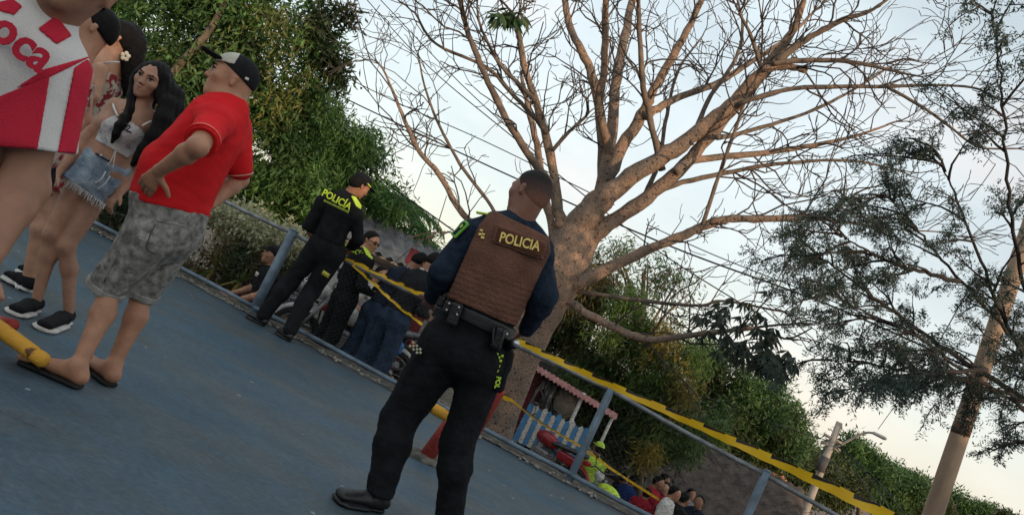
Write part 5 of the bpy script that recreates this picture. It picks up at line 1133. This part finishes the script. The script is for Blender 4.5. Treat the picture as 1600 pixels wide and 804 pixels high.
# ---- two women behind the football shirt
C_flor = cloth('floral', (.42, .36, .30), (.22, .025, .03), 26, .3, 100, lo=.45, hi=.52)
D = 3.15; p = lambda x, y, dd=0.0: at(x, y, D+dd)
J = dict(pelvis=p(38, 262), neck=p(120, 92), head=p(146, 43), sh1=p(112, 112, -.1), sh2=p(136, 106, .12), el1=p(118, 190, -.1), wr1=p(70, 225, -.2), el2=p(132, 185, .12), wr2=p(85, 225, .05), hp1=p(25, 275, -.05), hp2=p(45, 280, .05), hf=nrm(V(-.88, -.45, .02)), hu=nrm(V(.12, 0, 1)))
J['an1'] = V(*(J['hp1']+V(-.03, -.02, 0))[:2], .09); J['an2'] = V(*(J['hp2']+V(-.05, .05, 0))[:2], .09)
for i in '12': J['kn'+i] = (J['hp'+i]+J['an'+i])/2+V(-.03, 0, 0)
t = figure('woman in floral top facing left, mostly hidden by the football shirt', J, V(-1, .15, 0), dict(skin=SK_fair, top=C_flor, sleeve='none', legs=C_blk, leglen=.4, hair=M_hair, shoe=C_ydk, female=True, face=True, w=.88, arm=.8, hg=.004, hlow=-.02), .009, 'women at the left edge', .84)
D = 4.45; p = lambda x, y, dd=0.0: at(x, y, D+dd)
J = dict(pelvis=p(112, 205), neck=p(170, 92), head=p(185, 60), sh1=p(158, 108, -.13), sh2=p(188, 104, .1), el1=p(146, 150, -.15), wr1=p(118, 185, -.1), el2=p(176, 155, .14), wr2=p(150, 195, .1), hp1=p(102, 215, -.05), hp2=p(118, 220, .05), hf=nrm(V(-.90, -.42, .16)), hu=nrm(V(.2, 0, 1)))
J['an1'] = gz(34, 452)+V(0, 0, .09); J['an2'] = gz(34, 452)+V(-.12, .3, .09)
for i in '12': J['kn'+i] = (J['hp'+i]+J['an'+i])/2+V(-.02, 0, 0)
t = figure('bare shouldered woman with dark ponytail facing left behind the young woman', J, V(-.9, .3, 0), dict(skin=SK_fair, dress=C_flor, hair=M_hair, shoe=C_blk, sole=M_wht, female=True, face=True, w=.88, arm=.85, hg=.006, hlow=-.03), .009, 'women at the left edge', .95)
F = Fig(.008); Q = spl(np.array([[*p(200, 48, .05), .06], [*p(208, 64, .05), .07], [*p(208, 90, .05), .06], [*p(204, 120, .05), .045], [*p(197, 145, .05), .02]]), 12)
for a_, b_ in zip(Q[:-1], Q[1:]): F.cone(a_[:3], b_[:3], a_[3], b_[3], .02)
F.disp(lambda P: .006*wav(P, 90, 7)); F.build('ponytail', M_hair, t)
for k in range(5): a_ = k*2*pi/5; F = Fig(.004); F.ell(p(196, 88, -.06)+RI*.018*cos(a_)+UI*.018*sin(a_), (.014, .008, .014), None, 0); F.build('hair_flower_petal', mat('petal', (.75, .65, .5)), t)
MB().tube(spl([p(163, 99, -.16), p(174, 97, -.17), p(186, 97, -.1)], 8), .005, 6).obj('strap', M_wht, t, True)
MB().tube(spl([gz(36, 458)+V(0, -.05, .05), gz(30, 461)+V(0, -.055, .045), gz(24, 456)+V(0, -.05, .065)], 8), [.002, .004, .007, .008, .007, .005, .003, .001], 5).obj('shoe_mark', M_wht, t)
# ---- crowd in the street at the lower right
for i, (x, y, d, mt, sk, fwd, lab) in enumerate([(1027, 752, 12.6, cloth('crimson', (.42, .02, .04)), SK_mid, V(.6, -.5, 0), 'person in crimson shirt at the front of the street crowd'),
        (1052, 768, 12.0, M_wht, SK_tan, V(.8, -.5, 0), 'person in white shirt in the street crowd right of the crimson shirt'), (1068, 778, 12.2, C_bjk, SK_mid, V(.7, .3, 0), 'dark haired person in black in the street crowd near the tin roof'),
        (1094, 783, 12.6, C_dnavy, SK_mid, V(-.5, -.6, 0), 'last person on the right of the street crowd'), (1036, 748, 13.4, C_bjk, SK_mid, V(.6, -.3, 0), 'person in black at the back of the street crowd'),
        (987, 752, 13.0, cloth('royal_blue', (.03, .06, .22)), SK_mid, V(.7, .6, 0), 'person in blue and red at the left of the street crowd'), (1040, 762, 12.9, cloth('red_tee', (.40, .03, .05)), SK_fair, V(-.4, -.8, 0), 'person facing the lens in the middle of the street crowd'), (919, 688, 13.3, M_wht, SK_fair, V(-.3, -.8, 0), 'person in pale shirt standing in the street beyond the fence post'),
        (1010, 772, 12.2, cloth('maroon', (.30, .015, .03)), SK_mid, V(.5, .7, 0), 'person in maroon shirt turned away at the bottom of the street crowd'),
        (1003, 748, 14.2, cloth('olive_tee', (.10, .10, .05)), SK_mid, V(-.6, -.5, 0), 'person in olive shirt half hidden behind the blue and maroon shirts'), (1078, 770, 14.0, cloth('grey_tee', (.20, .20, .21)), SK_tan, V(.4, -.8, 0), 'person in grey shirt under the edge of the corrugated roof'),
        (972, 748, 13.6, C_bjk, SK_mid, V(.8, .2, 0), 'person in black between the neon vests and the blue shirt')]):
    hd = at(x, y, d); g = float(zt(hd[0], hd[1])); H = min(1.85, max(1.35, hd[2]+.12-g)); J = stand(V(hd[0], hd[1], hd[2]+.12-H), H, fwd)
    figure(lab, J, fwd, dict(skin=sk, top=mt, sleeve='short', legs=C_jean, hair=M_hair, shoe=C_ydk), .022, 'crowd in the street', H/1.75)
# ================================================================== THINGS
M_yel = mat('yellow_rusted_paint', (.58, .29, .03), (.13, .055, .02), 14, .6, .3, 40, 8, lo=.36, hi=.42); M_redp = mat('red_worn_paint', (.34, .045, .035), (.22, .03, .025), 9, .7, .4, 50)
# red and yellow pipe frame behind the officer's legs
c0 = gz(663, 716); pf = thing('playground_frame', 'red posts with a yellow bar of a playground frame behind the officer', 'play equipment', c0)
dv = at(700, 605, 4.85)-c0
MB().tube([c0-V(0, 0, .02), c0+V(.05, 0, .25), c0+V(.10, .02, .52)], [.055, .052, .05], 14).obj('post', M_redp, pf, True)
F = Fig(.012); F.ell(c0, (.16, .13, .035), None, 0); F.disp(lambda P: .012*wav(P, 40, 3)); F.build('footing', M_conc, pf)
MB().tube([at(652, 620, 4.9), at(668, 632, 4.85), at(700, 650, 4.8)], .036, 14).obj('bar', M_yel, pf, True)
c1 = gz(722, 712); top = at(783, 610, 5.25)
MB().tube([c1, c1*.5+top*.5, top], .034, 12).obj('post', M_redp, pf, True); MB().tube([at(748, 634, 5.16), at(764, 641, 5.2)], .02, 10).obj('peg', M_redp, pf, True)
# yellow bar end at the left edge
yb = thing('seesaw_bar', 'rust spotted yellow steel bar lying in from the left edge by the sandalled foot', 'play equipment', gz(40, 560))
e1 = gz(68, 563, .09); e0 = e1+(gz(-60, 470, .12)-e1); MB().tube([e0, e0*.5+e1*.5, e1, e1+nrm(e1-e0)*.012], [.033, .033, .032, .022], 16).obj('bar', M_yel, yb, True)
for k in range(0): F = Fig(.005); q_ = e1+(e0-e1)*(.07+.11*k)+V(0, -.038, .02+.008*sin(k*3)); F.ell(q_, (.035, .012, .010), None, 0); F.disp(lambda P: .004*wav(P, 120, k)); F.build('rust_patch', mat('rust', (.10, .04, .015), None, 30, .95), yb)
MB().tube([e0+V(.25, 0, 0), gz(-10, 500)+V(0, 0, 0)], .03, 10).obj('leg', M_redp, yb, True)

# ---------------------------------------------------------------- caution tape
M_tape = mat('yellow_tape', (.80, .48, .015), (.70, .40, .01), 5, .45, spec=.5, trans=.25); M_tblk = mat('tape_black', (.02, .018, .015), None, 9, .5)
def tape(label, rows, n, wave=.0, print_every=.34, seed=1):
    """rows: x, y, depth, width m"""
    Q = spl(rows, n); C = np.array([at(*r[:3]) for r in Q]); t = thing('caution_tape', label, 'tape', C[0], 'caution tape strung along the fence'); T = np.gradient(C, axis=0)
    rg = np.random.default_rng(seed); v = []; side = []
    for i in range(n):
        s_ = nrm(np.cross(T[i], FW)); s_ = s_ if s_[2] > 0 else -s_; s_ = nrm(s_+FW*.25*sin(i*.21+seed)+FW*.12*sin(i*.57)); side.append(s_*Q[i, 3]); C[i] = C[i]+s_*wave*(sin(i*.5)+.6*sin(i*1.13+1))
    for i in range(n): v += [C[i]-side[i]*.5, C[i]+side[i]*.5]
    MB().add(v, [(2*i, 2*i+1, 2*i+3, 2*i+2) for i in range(n-1)]).obj('ribbon', M_tape, t, True)
    k = 0; step = max(3, int(n*print_every/max(.1, np.linalg.norm(np.diff(C, axis=0), axis=1).sum())))
    for i in range(1, n-step, step):        # printed slanted black bars
        b = MB(); off_ = -FW*.004; m_ = max(2, int(step*.7)); vv = []
        for j in range(m_+1):
            q_ = i+j; f_ = j/m_; lo_ = .06+.34*(f_ if f_ < .8 else .8); vv += [C[q_]+side[q_]*min(.49, lo_)+off_, C[q_]+side[q_]*.5+off_]
        b.add(vv, [(2*j, 2*j+1, 2*j+3, 2*j+2) for j in range(m_)]).obj('printed_bar', M_tblk, t)
    return t
tape('yellow and black tape running from the officer down along the fence to the right', [(797, 526, 7.0, .06), (850, 552, 6.7, .055), (945, 597, 6.35, .060), (1080, 659, 5.7, .062), (1200, 714, 5.2, .068), (1345, 784, 4.75, .075), (1480, 850, 4.4, .08)], 150, .0022, .30)
tape('yellow tape wound along the top rail between the two officers', [(535, 402, 7.35, .03), (560, 412, 7.3, .04), (600, 432, 7.2, .03), (640, 451, 7.1, .04), (684, 470, 7.0, .03)], 60, .005, .2, 2)
tape('loose strand of yellow tape hanging below the top rail', [(551, 414, 7.3, .028), (590, 448, 7.2, .03), (625, 480, 7.1, .028), (660, 506, 7.0, .03)], 50, .003, .16, 3)
tape('thin tape crossing the street from the red post to the crowd', [(774, 612, 5.3, .06), (790, 620, 5.6, .05), (806, 630, 6.0, .02), (850, 663, 9.0, .03), (912, 700, 11.0, .035), (960, 735, 11.8, .04), (1030, 780, 12, .04)], 60, .0, 3.0, 4)

# ---------------------------------------------------------------- motorbikes
def motorbike(label, base, yaw, paint, accent, group='motorbikes in the street', s=1.0):
    t = thing('motorbike', label, 'motorbike', base, group); f = V(cos(yaw), sin(yaw), 0); r = V(sin(yaw), -cos(yaw), 0)
    P = lambda x, y, z: V(*base)+(f*x+r*y+V(0, 0, z))*s
    M_rub = mat('tyre_rubber', (.02, .02, .02), None, 30, .85); M_mt = mat('bike_metal', (.30, .30, .31), (.15, .15, .16), 20, .4, metal=.7); M_dk = mat('bike_black', (.018, .018, .02), None, 20, .4, spec=.5)
    for x in (.64, -.62):
        ring = lambda rad, y=0: [P(x+rad*cos(a), y, .30+rad*sin(a)) for a in np.linspace(0, 2*pi, 29)[:-1]]
        w_ = MB().tube(ring(.265), .045*s, 8, closed=True).obj('tyre', M_rub, t, True); MB().tube(ring(.215), .016*s, 6, closed=True).obj('rim', M_mt, w_, True)
        MB().tube([P(x, -.06, .3), P(x, .06, .3)], .035*s, 10).obj('hub', M_mt, w_, True)
        for k in range(10): a = k*pi/5; MB().tube([P(x+.03*cos(a), .02*(-1)**k, .30+.03*sin(a)), P(x+.21*cos(a), 0, .30+.21*sin(a))], .004*s, 4).obj('spoke', M_mt, w_)
        MB().tube(spl([P(x+.31*cos(a), 0, .30+.31*sin(a)) for a in (np.linspace(.3, 2.2, 5) if x > 0 else np.linspace(.9, 2.9, 5))], 10), .035*s, 6).obj('mudguard', paint, t, True)
    for sg in (-1, 1): MB().tube([P(.64, .07*sg, .30), P(.42, .08*sg, .86)], .022*s, 8).obj('fork_leg', M_mt, t, True)
    MB().tube(spl([P(.34, -.36, .98), P(.40, -.22, 1.0), P(.43, 0, .94), P(.40, .22, 1.0), P(.34, .36, .98)], 14), .013*s, 7).obj('handlebar', M_dk, t, True)
    for sg in (-1, 1):
        MB().tube([P(.37, .26*sg, 1.0), P(.40, .30*sg, 1.14)], .006*s, 5).obj('mirror_stem', M_dk, t); F = Fig(.012); F.ell(P(.40, .31*sg, 1.16), (.05, .03, .035), None, 0); F.build('mirror', M_dk, t)
    F = Fig(.014); F.ell(P(.16, 0, .74), (.25*s, .13*s, .11*s), (f, r, UPV), 0); F.ell(P(.05, 0, .70), (.2*s, .1*s, .08*s), (f, r, UPV), .05); F.build('fuel_tank', paint, t)
    F = Fig(.014); F.econ(P(-.08, 0, .73), P(-.66, 0, .80), .12*s, .05*s, .09*s, .04*s, r, UPV, 0); F.build('seat', M_dk, t)
    F = Fig(.014); F.boxx(P(.10, 0, .42), (.18*s, .12*s, .14*s), (f, r, UPV), .04); F.cone(P(.16, 0, .5), P(.2, 0, .66), .09*s, .08*s, .03); F.disp(lambda Q: .006*np.sin(Q[2]*160)); F.build('engine', M_mt, t)
    MB().tube(spl([P(.2, .13, .4), P(.05, .16, .24), P(-.3, .17, .26), P(-.75, .18, .38)], 14), np.array([.02]*6+[.03, .036]+[.045]*6)*s, 8).obj('exhaust', M_mt, t, True)
    MB().tube([P(.40, 0, .84), P(.1, 0, .62), P(-.2, 0, .6), P(-.25, 0, .32), P(.2, 0, .28), P(.4, 0, .8)], .022*s, 7).obj('frame', M_dk, t, True); MB().tube([P(-.2, .08, .34), P(-.62, .08, .30)], .025*s, 7).obj('swing_arm', M_mt, t, True)
    F = Fig(.012); F.ell(P(.52, 0, .86), (.08*s, .09*s, .09*s), None, 0); F.build('headlight', mat('headlight_glass', (.6, .6, .58), None, 10, .15), t)
    F = Fig(.014); F.boxx(P(-.42, 0, .62), (.22*s, .10*s, .08*s), (f, r, UPV), .04); F.build('side_cover', accent, t); F = Fig(.012); F.boxx(P(-.72, 0, .72), (.05*s, .07*s, .04*s), (f, r, UPV), .02); F.build('tail_light', mat('tail_red', (.35, .02, .02), None, 10, .3), t)
    return t
Mr = mat('red_gloss', (.30, .012, .02), None, 5, .3, spec=.5); Mw = mat('white_gloss', (.55, .55, .55), None, 5, .3, spec=.5); Mb = mat('blue_gloss', (.04, .16, .40), None, 5, .3, spec=.5)
def onground(px, py, d): q_ = at(px, py, d); q_[2] = float(zt(q_[0], q_[1])); return q_
motorbike('red tanked motorbike parked beside the blue and white picket fence', onground(846, 728, 11.9), radians(140), Mr, MATS['bike_black'] if 'bike_black' in MATS else Mr)
motorbike('neon green police motorbike at the lower edge beyond the fence post', onground(958, 778, 11.2), radians(115), M_neon, M_neon); motorbike('second police motorbike in neon green behind the fence post', onground(915, 748, 12.2), radians(140), M_neon, Mw)
motorbike('white and blue motorbike behind the rail between the officers legs', onground(545, 530, 8.8), radians(200), Mw, Mb); motorbike('dark blue motorbike behind the rail beside the jeans', onground(590, 560, 9.6), radians(215), Mb, MATS['bike_black']); motorbike('white motorbike behind the first officer at the fence', onground(480, 470, 9.8), radians(190), Mw, Mr)
# riders in neon vests
for x, y, d, z_, lab in ((941, 706, 12.2, 0, 'officer in neon vest bent over a motorbike beyond the fence post'), (908, 693, 12.8, 0, 'officer in neon vest sitting on a motorbike left of the fence post')):
    hd = at(x, y, d); J = sit(V(hd[0], hd[1], 0), hd[2]-.72, 1.0, V(-.35, .9, 0)); g = float(zt(hd[0], hd[1]))
    figure(lab, J, V(-.35, .9, 0), dict(skin=SK_mid, top=mat('cloth_neon_vest', (.42, .62, .06), (.20, .30, .04), 9, .8), legs=C_blk, hair=M_hair, cap=mat('neon_helmet', (.5, .7, .08), None, 10, .4), shoe=C_ydk), .02, 'police officers')

# ---------------------------------------------------------------- street stall
SD = 12.6; p = lambda x, y, dd=0.0: at(x, y, SD+dd)
st = thing('street_stall', 'small street stall with red back wall under a pink corrugated awning', 'stall', onground(860, 700, SD))
gl = float(zt(p(860, 690)[0], p(860, 690)[1]))
M_pink = mat('pink_awning', (.42, .20, .19), (.28, .13, .12), 8, .8); M_blu = mat('sky_blue_paint', (.07, .25, .50), (.05, .18, .38), 8, .7); M_wp = mat('white_paint_worn', (.60, .58, .55), (.45, .43, .40), 10, .8); M_mar = mat('maroon_wall', (.16, .022, .03), (.10, .016, .02), 6, .9)
e0, e1 = p(832, 566), p(966, 648); n = 44; v = []
for i in range(n): 
    t_ = i/(n-1); q_ = e0+(e1-e0)*t_; zz = .018*(1 if i % 2 else -1); v += [q_+V(0, 0, zz-.09), q_+V(0, .05, zz), q_+V(.1, 1.7, -.10+zz)]
aw = MB().add(v, [(3*i+k, 3*i+k+1, 3*i+k+4, 3*i+k+3) for i in range(n-1) for k in (0, 1)]).obj('awning', M_pink, st)
for (x0, y0, x1, y1, r_, mm, nm) in ((913, 613, 878, 690, .035, M_wp, 'corner_post'), (834, 575, 800, 660, .05, M_blu, 'corner_post'), (960, 645, 930, 720, .03, M_wp, 'corner_post')): 
    a = p(x0, y0, .1); q_ = a.copy(); q_[2] = gl; MB().tube([q_, a], r_, 8).obj(nm, mm, st, True)
a, c = p(820, 575, 1.6), p(935, 640, 1.6)
def quadwall(a, c, h0, m, nm, par, th=.05): MB().box((a+c)/2*V(1, 1, 0)+V(0, 0, gl+h0/2), (np.linalg.norm((c-a)[:2])/2, th, h0/2), (nrm((c-a)*V(1, 1, 0)), nrm(np.cross(UPV, (c-a)*V(1, 1, 0))), UPV)).obj(nm, m, par)
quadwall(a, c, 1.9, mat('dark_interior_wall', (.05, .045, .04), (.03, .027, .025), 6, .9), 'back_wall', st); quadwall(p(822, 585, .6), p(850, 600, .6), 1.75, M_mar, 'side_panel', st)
M_tin = mat('tinsel_silver', (.42, .42, .40), (.18, .17, .16), 20, .4, metal=.4)
for i in range(26):
    x = 848+RNG.random()*24; y = 590+(x-848)*.5+RNG.random()*8; a = p(x, y, .35+RNG.random()*.3); l = RNG.uniform(.25, .6)
    MB().tube([a, a+V(RNG.normal()*.03, 0, -l*.5), a+V(RNG.normal()*.05, 0, -l)], .014, 4).obj('hanging_packet', M_tin, st)
F = Fig(.03); F.ell(p(884, 630, .4), (.22, .2, .28), None, 0); F.disp(lambda P: .03*wav(P, 14, 2)); F.build('sack', mat('sack_cloth', (.26, .21, .17), (.15, .12, .10), 8, .9), st)
# picket fence, alternating blue and white boards
pk = thing('picket_fence', 'low picket fence of alternating blue and white boards in front of the stall', 'fence', onground(845, 700, 12.0))
A0, A1 = at(805, 688, 12.0), at(890, 728, 12.0); hgt = .62; npk = 13
for i in range(npk):
    q_ = A0+(A1-A0)*i/(npk-1); w_ = .048; m_ = (M_blu, M_wp)[i % 2]; x_ = nrm((A1-A0)*V(1, 1, 0)); hh = hgt*(1+.05*sin(i*2.3))
    v = [q_-x_*w_, q_+x_*w_, q_+x_*w_+V(0, 0, hh), q_+V(0, 0, hh+.05), q_-x_*w_+V(0, 0, hh)]; v += [a+V(0, .025, 0) for a in v]
    b = MB().add(v, [(0, 1, 6, 5), (1, 2, 7, 6), (2, 3, 8, 7), (3, 4, 9, 8), (4, 0, 5, 9)]); b.add([v[0], v[1], v[2], v[4], v[3]], [(0, 1, 2, 3)], [(3, 2, 4)]); b.obj('picket', m_, pk)
for z_ in (.12, .45): MB().bar(A0+V(0, .045, z_), A1+V(0, .045, z_), .03, .015).obj('rail', M_blu, pk)
for q_ in (A0, (A0+A1)/2, A1): MB().box(q_*V(1, 1, 0)+V(0, .09, (q_[2]+hgt*.6+gl)/2), (.04, .03, (q_[2]+hgt*.6-gl)/2)).obj('post', M_wp, pk)

# ---------------------------------------------------------------- houses
def house(label, c, half, ax, h, roof_h, over, wallm, roofm, z0, ribs=26, win=True):
    t = thing('house', label, 'house', V(c[0], c[1], z0), 'houses beyond the court'); x, y = ax
    MB().box(V(c[0], c[1], z0+h/2), (half[0], half[1], h/2), (x, y, UPV)).obj('wall', wallm, t)
    for sg in (-1, 1):      # two corrugated roof slopes
        n = ribs*2+1; v = []
        for i in range(n):
            s_ = (i/(n-1)*2-1)*(half[0]+over); zz = .028*(1 if i % 2 else -1)
            e = V(c[0], c[1], z0+h)+x*s_; v += [e+y*sg*(half[1]+over)+V(0, 0, -over*roof_h/half[1]+zz+.03), e+V(0, 0, roof_h+zz+.03)]
        o = MB().add(v, [(2*i, 2*i+1, 2*i+3, 2*i+2) for i in range(n-1)]).obj('roof_slope', roofm, t)
        MB().bar(V(c[0], c[1], z0+h)+y*sg*(half[1]+over)+x*(half[0]+over)+V(0, 0, -over*roof_h/half[1]-.07), V(c[0], c[1], z0+h)+y*sg*(half[1]+over)-x*(half[0]+over)+V(0, 0, -over*roof_h/half[1]-.07), .02, .05).obj('eave_board', mat('dark_board', (.04, .03, .025)), o)
    for s_ in (-.5, .45):
        q_ = V(c[0], c[1], z0+h*.55)+x*half[0]*s_-y*(half[1]+.012); w_ = MB().box(q_, (.38, .02, .42), (x, y, UPV)).obj('window', mat('window_frame_paint', (.45, .43, .40)), t); MB().box(q_-y*.014, (.32, .015, .36), (x, y, UPV)).obj('pane', mat('window_dark_glass', (.03, .035, .04), None, 5, .15), w_)
    q_ = V(c[0], c[1], z0+1.0)-y*(half[1]+.012); d_ = MB().box(q_, (.4, .02, 1.0), (x, y, UPV)).obj('door', M_mar, t)
    return t
M_roof = mat('weathered_roof', (.095, .070, .058), (.035, .027, .024), 5, .9, .6, 18); M_wall = mat('white_house_wall', (.55, .53, .50), (.38, .36, .34), 3, .9, .4, 20)
q_ = at(1130, 742, 16.5); a_ = radians(-14); house('low white house with brown corrugated roof behind the crowd', q_+V(-.25, 1.0, 0), (2.0, 1.5), (V(cos(a_), sin(a_), 0), V(-sin(a_), cos(a_), 0)), 2.35, 1.15, .35, M_wall, M_roof, q_[2]-3.05, 20)
q_ = at(618, 402, 11.6); a_ = radians(20); house('shed with grey tin roof and white edge behind the officer in sunglasses', q_+V(.2, 1.0, 0), (1.5, 1.0), (V(cos(a_), sin(a_), 0), V(-sin(a_), cos(a_), 0)), 1.75, .42, .2, M_wall, mat('tin_roof', (.16, .16, .165), (.08, .08, .085), 6, .6, metal=.3), q_[2]-1.75, 18)
q_ = at(1090, 700, 24); house('far house with orange tiled roof between the trees', q_, (2.2, 1.6), (V(1, 0, 0), V(0, 1, 0)), 2.4, .8, .3, M_wall, mat('orange_roof', (.42, .17, .09), (.28, .11, .06), 5, .9), q_[2]-2.2, 14)

# ---------------------------------------------------------------- poles, lamp, wires
M_pole = mat('pole_concrete_warm', (.40, .28, .195), (.20, .15, .115), 3, .9, .5, 20, stretch=(1, 1, .3)); M_pole2 = mat('pole_grey', (.36, .32, .28), (.24, .21, .19), 4, .9)
a, c = at(1462, 790, 9.5), at(1558, 505, 9.5); dv = nrm(c-a); bt = a+dv*((-2.3-a[2])/dv[2])
up_ = thing('utility_pole', 'thick leaning warm brown utility pole in front of the right edge foliage', 'pole', bt)
MB().tube([bt, a, c, c+dv*3.5], [.132, .118, .104, .09], 18).obj('shaft', M_pole, up_, True); q_ = c+dv*3.2
MB().bar(q_-V(1, .2, 0)*.8, q_+V(1, .2, 0)*.8, .05, .05).obj('crossarm', M_pole2, up_)
q_ = a+dv*1.05; MB().tube([q_-dv*.07, q_+dv*.07], .115, 18).obj('band', mat('rusty_band', (.14, .06, .03), (.07, .04, .03), 20, .8), up_, True)
a, c = at(1262, 788, 18.72), at(1312, 659, 18.72); dv = nrm(c-a); bt = a+dv*((-2.0-a[2])/dv[2])
lp = thing('lamp_pole', 'slim grey concrete pole with curved street lamp arm at the lower right', 'street lamp', bt)
MB().tube([bt, a, c], [.12, .10, .08], 12).obj('shaft', M_pole2, lp, True)
arm = spl([at(1296, 703, 18.72), at(1318, 692, 18.50), at(1340, 680, 18.29), at(1356, 675, 18.14), at(1368, 677, 18.00)], 14); MB().tube(arm, .028, 7).obj('lamp_arm', M_pole2, lp, True)
F = Fig(.03); F.econ(at(1366, 676, 18.00), at(1382, 684, 17.86), .065, .045, .10, .05, V(0, 1, 0), UPV, 0); F.build('lamp_head', mat('lamp_grey', (.4, .4, .4)), lp)
for k, (x, y) in enumerate(((1302, 686), (1298, 697))): MB().bar(at(x-14, y-8, 18.72), at(x+14, y+7, 18.72), .035, .035).obj('crossarm', M_pole2, lp)
q_ = at(1285, 724, 18.58); MB().tube([q_-V(0, 0, .2), q_+V(0, 0, .2)], .12, 10).obj('transformer', mat('transformer_grey', (.08, .08, .08)), lp, True)
M_cab = mat('cable_black', (.012, .012, .013), None, 9, .6)
def wire(label, pts, r): 
    tag(MB().tube(spl([at(*q) for q in pts], 30), r, 5).obj('power_cable', M_cab), label, 'cable', 'overhead cables')
wire('thick black cable crossing behind the bare tree from left to right', [(470, 118, 16), (560, 164, 15), (800, 276, 13), (1046, 384, 11.5), (1300, 478, 10.3), (1550, 590, 9.5)], .014)
wire('upper thin cable of the pair at the top left of the sky', [(560, -15, 18), (660, 95, 16), (790, 205, 14.5), (1000, 372, 13), (1200, 500, 12)], .011); wire('lower thin cable of the pair at the top left of the sky', [(585, -10, 18), (717, 128, 16.5), (850, 250, 15)], .011)
wire('faint cable left of the bare tree below the pair', [(500, 100, 18), (620, 160, 17), (760, 222, 16), (960, 320, 14)], .011); wire('cable dropping from the left trees behind the officer in the vest', [(560, 245, 13), (610, 290, 12.5), (711, 362, 11.6), (820, 445, 11)], .012)
wire('second cable under the bare tree toward the right pole', [(1010, 350, 13), (1120, 400, 12), (1300, 470, 11), (1560, 570, 9.5)], .009)
wire('cable sagging through the green trees to the lamp pole', [(1020, 480, 18), (1090, 590, 20), (1180, 650, 19.5), (1300, 690, 18.7)], .012)
for i, (x, y) in enumerate(((1400, 800), (1420, 800), (1380, 800))): wire(['left stay cable fanning down from the lamp pole', 'middle stay cable fanning down from the lamp pole', 'right stay cable fanning down from the lamp pole'][(1, 2, 0)[i]], [(1308, 688+6*i, 18.7), ((1308+x)/2, 740+i*3, 17), (x, y+10, 15)], .013)
wire('cable climbing right from the lamp pole into the feathery tree', [(1372, 670, 22), (1450, 560, 14), (1520, 440, 10)], .009)

# unseen block added behind the lens to throw evening shade over the court
hb = thing('shade_block', 'long plain hall on the near side of the court', 'building', V(9, -14, 0)); a_ = radians(52); x_, y_ = V(cos(a_), sin(a_), 0), V(-sin(a_), cos(a_), 0)
MB().box(V(9, -14, 2.1), (18, 3, 2.1), (x_, y_, UPV)).obj('wall', M_wall, hb); MB().box(V(9, -14, 4.28), (18.4, 3.4, .08), (x_, y_, UPV)).obj('roof', M_roof, hb)  # wall, roof and windows all belong to the added shade block
for k in range(8): MB().box(V(9, -14, 1.6)+x_*(k*4-14)+y_*3.01, (.9, .03, .7), (x_, y_, UPV)).obj('window', mat('window_dark_glass', (.03, .035, .04)), hb)
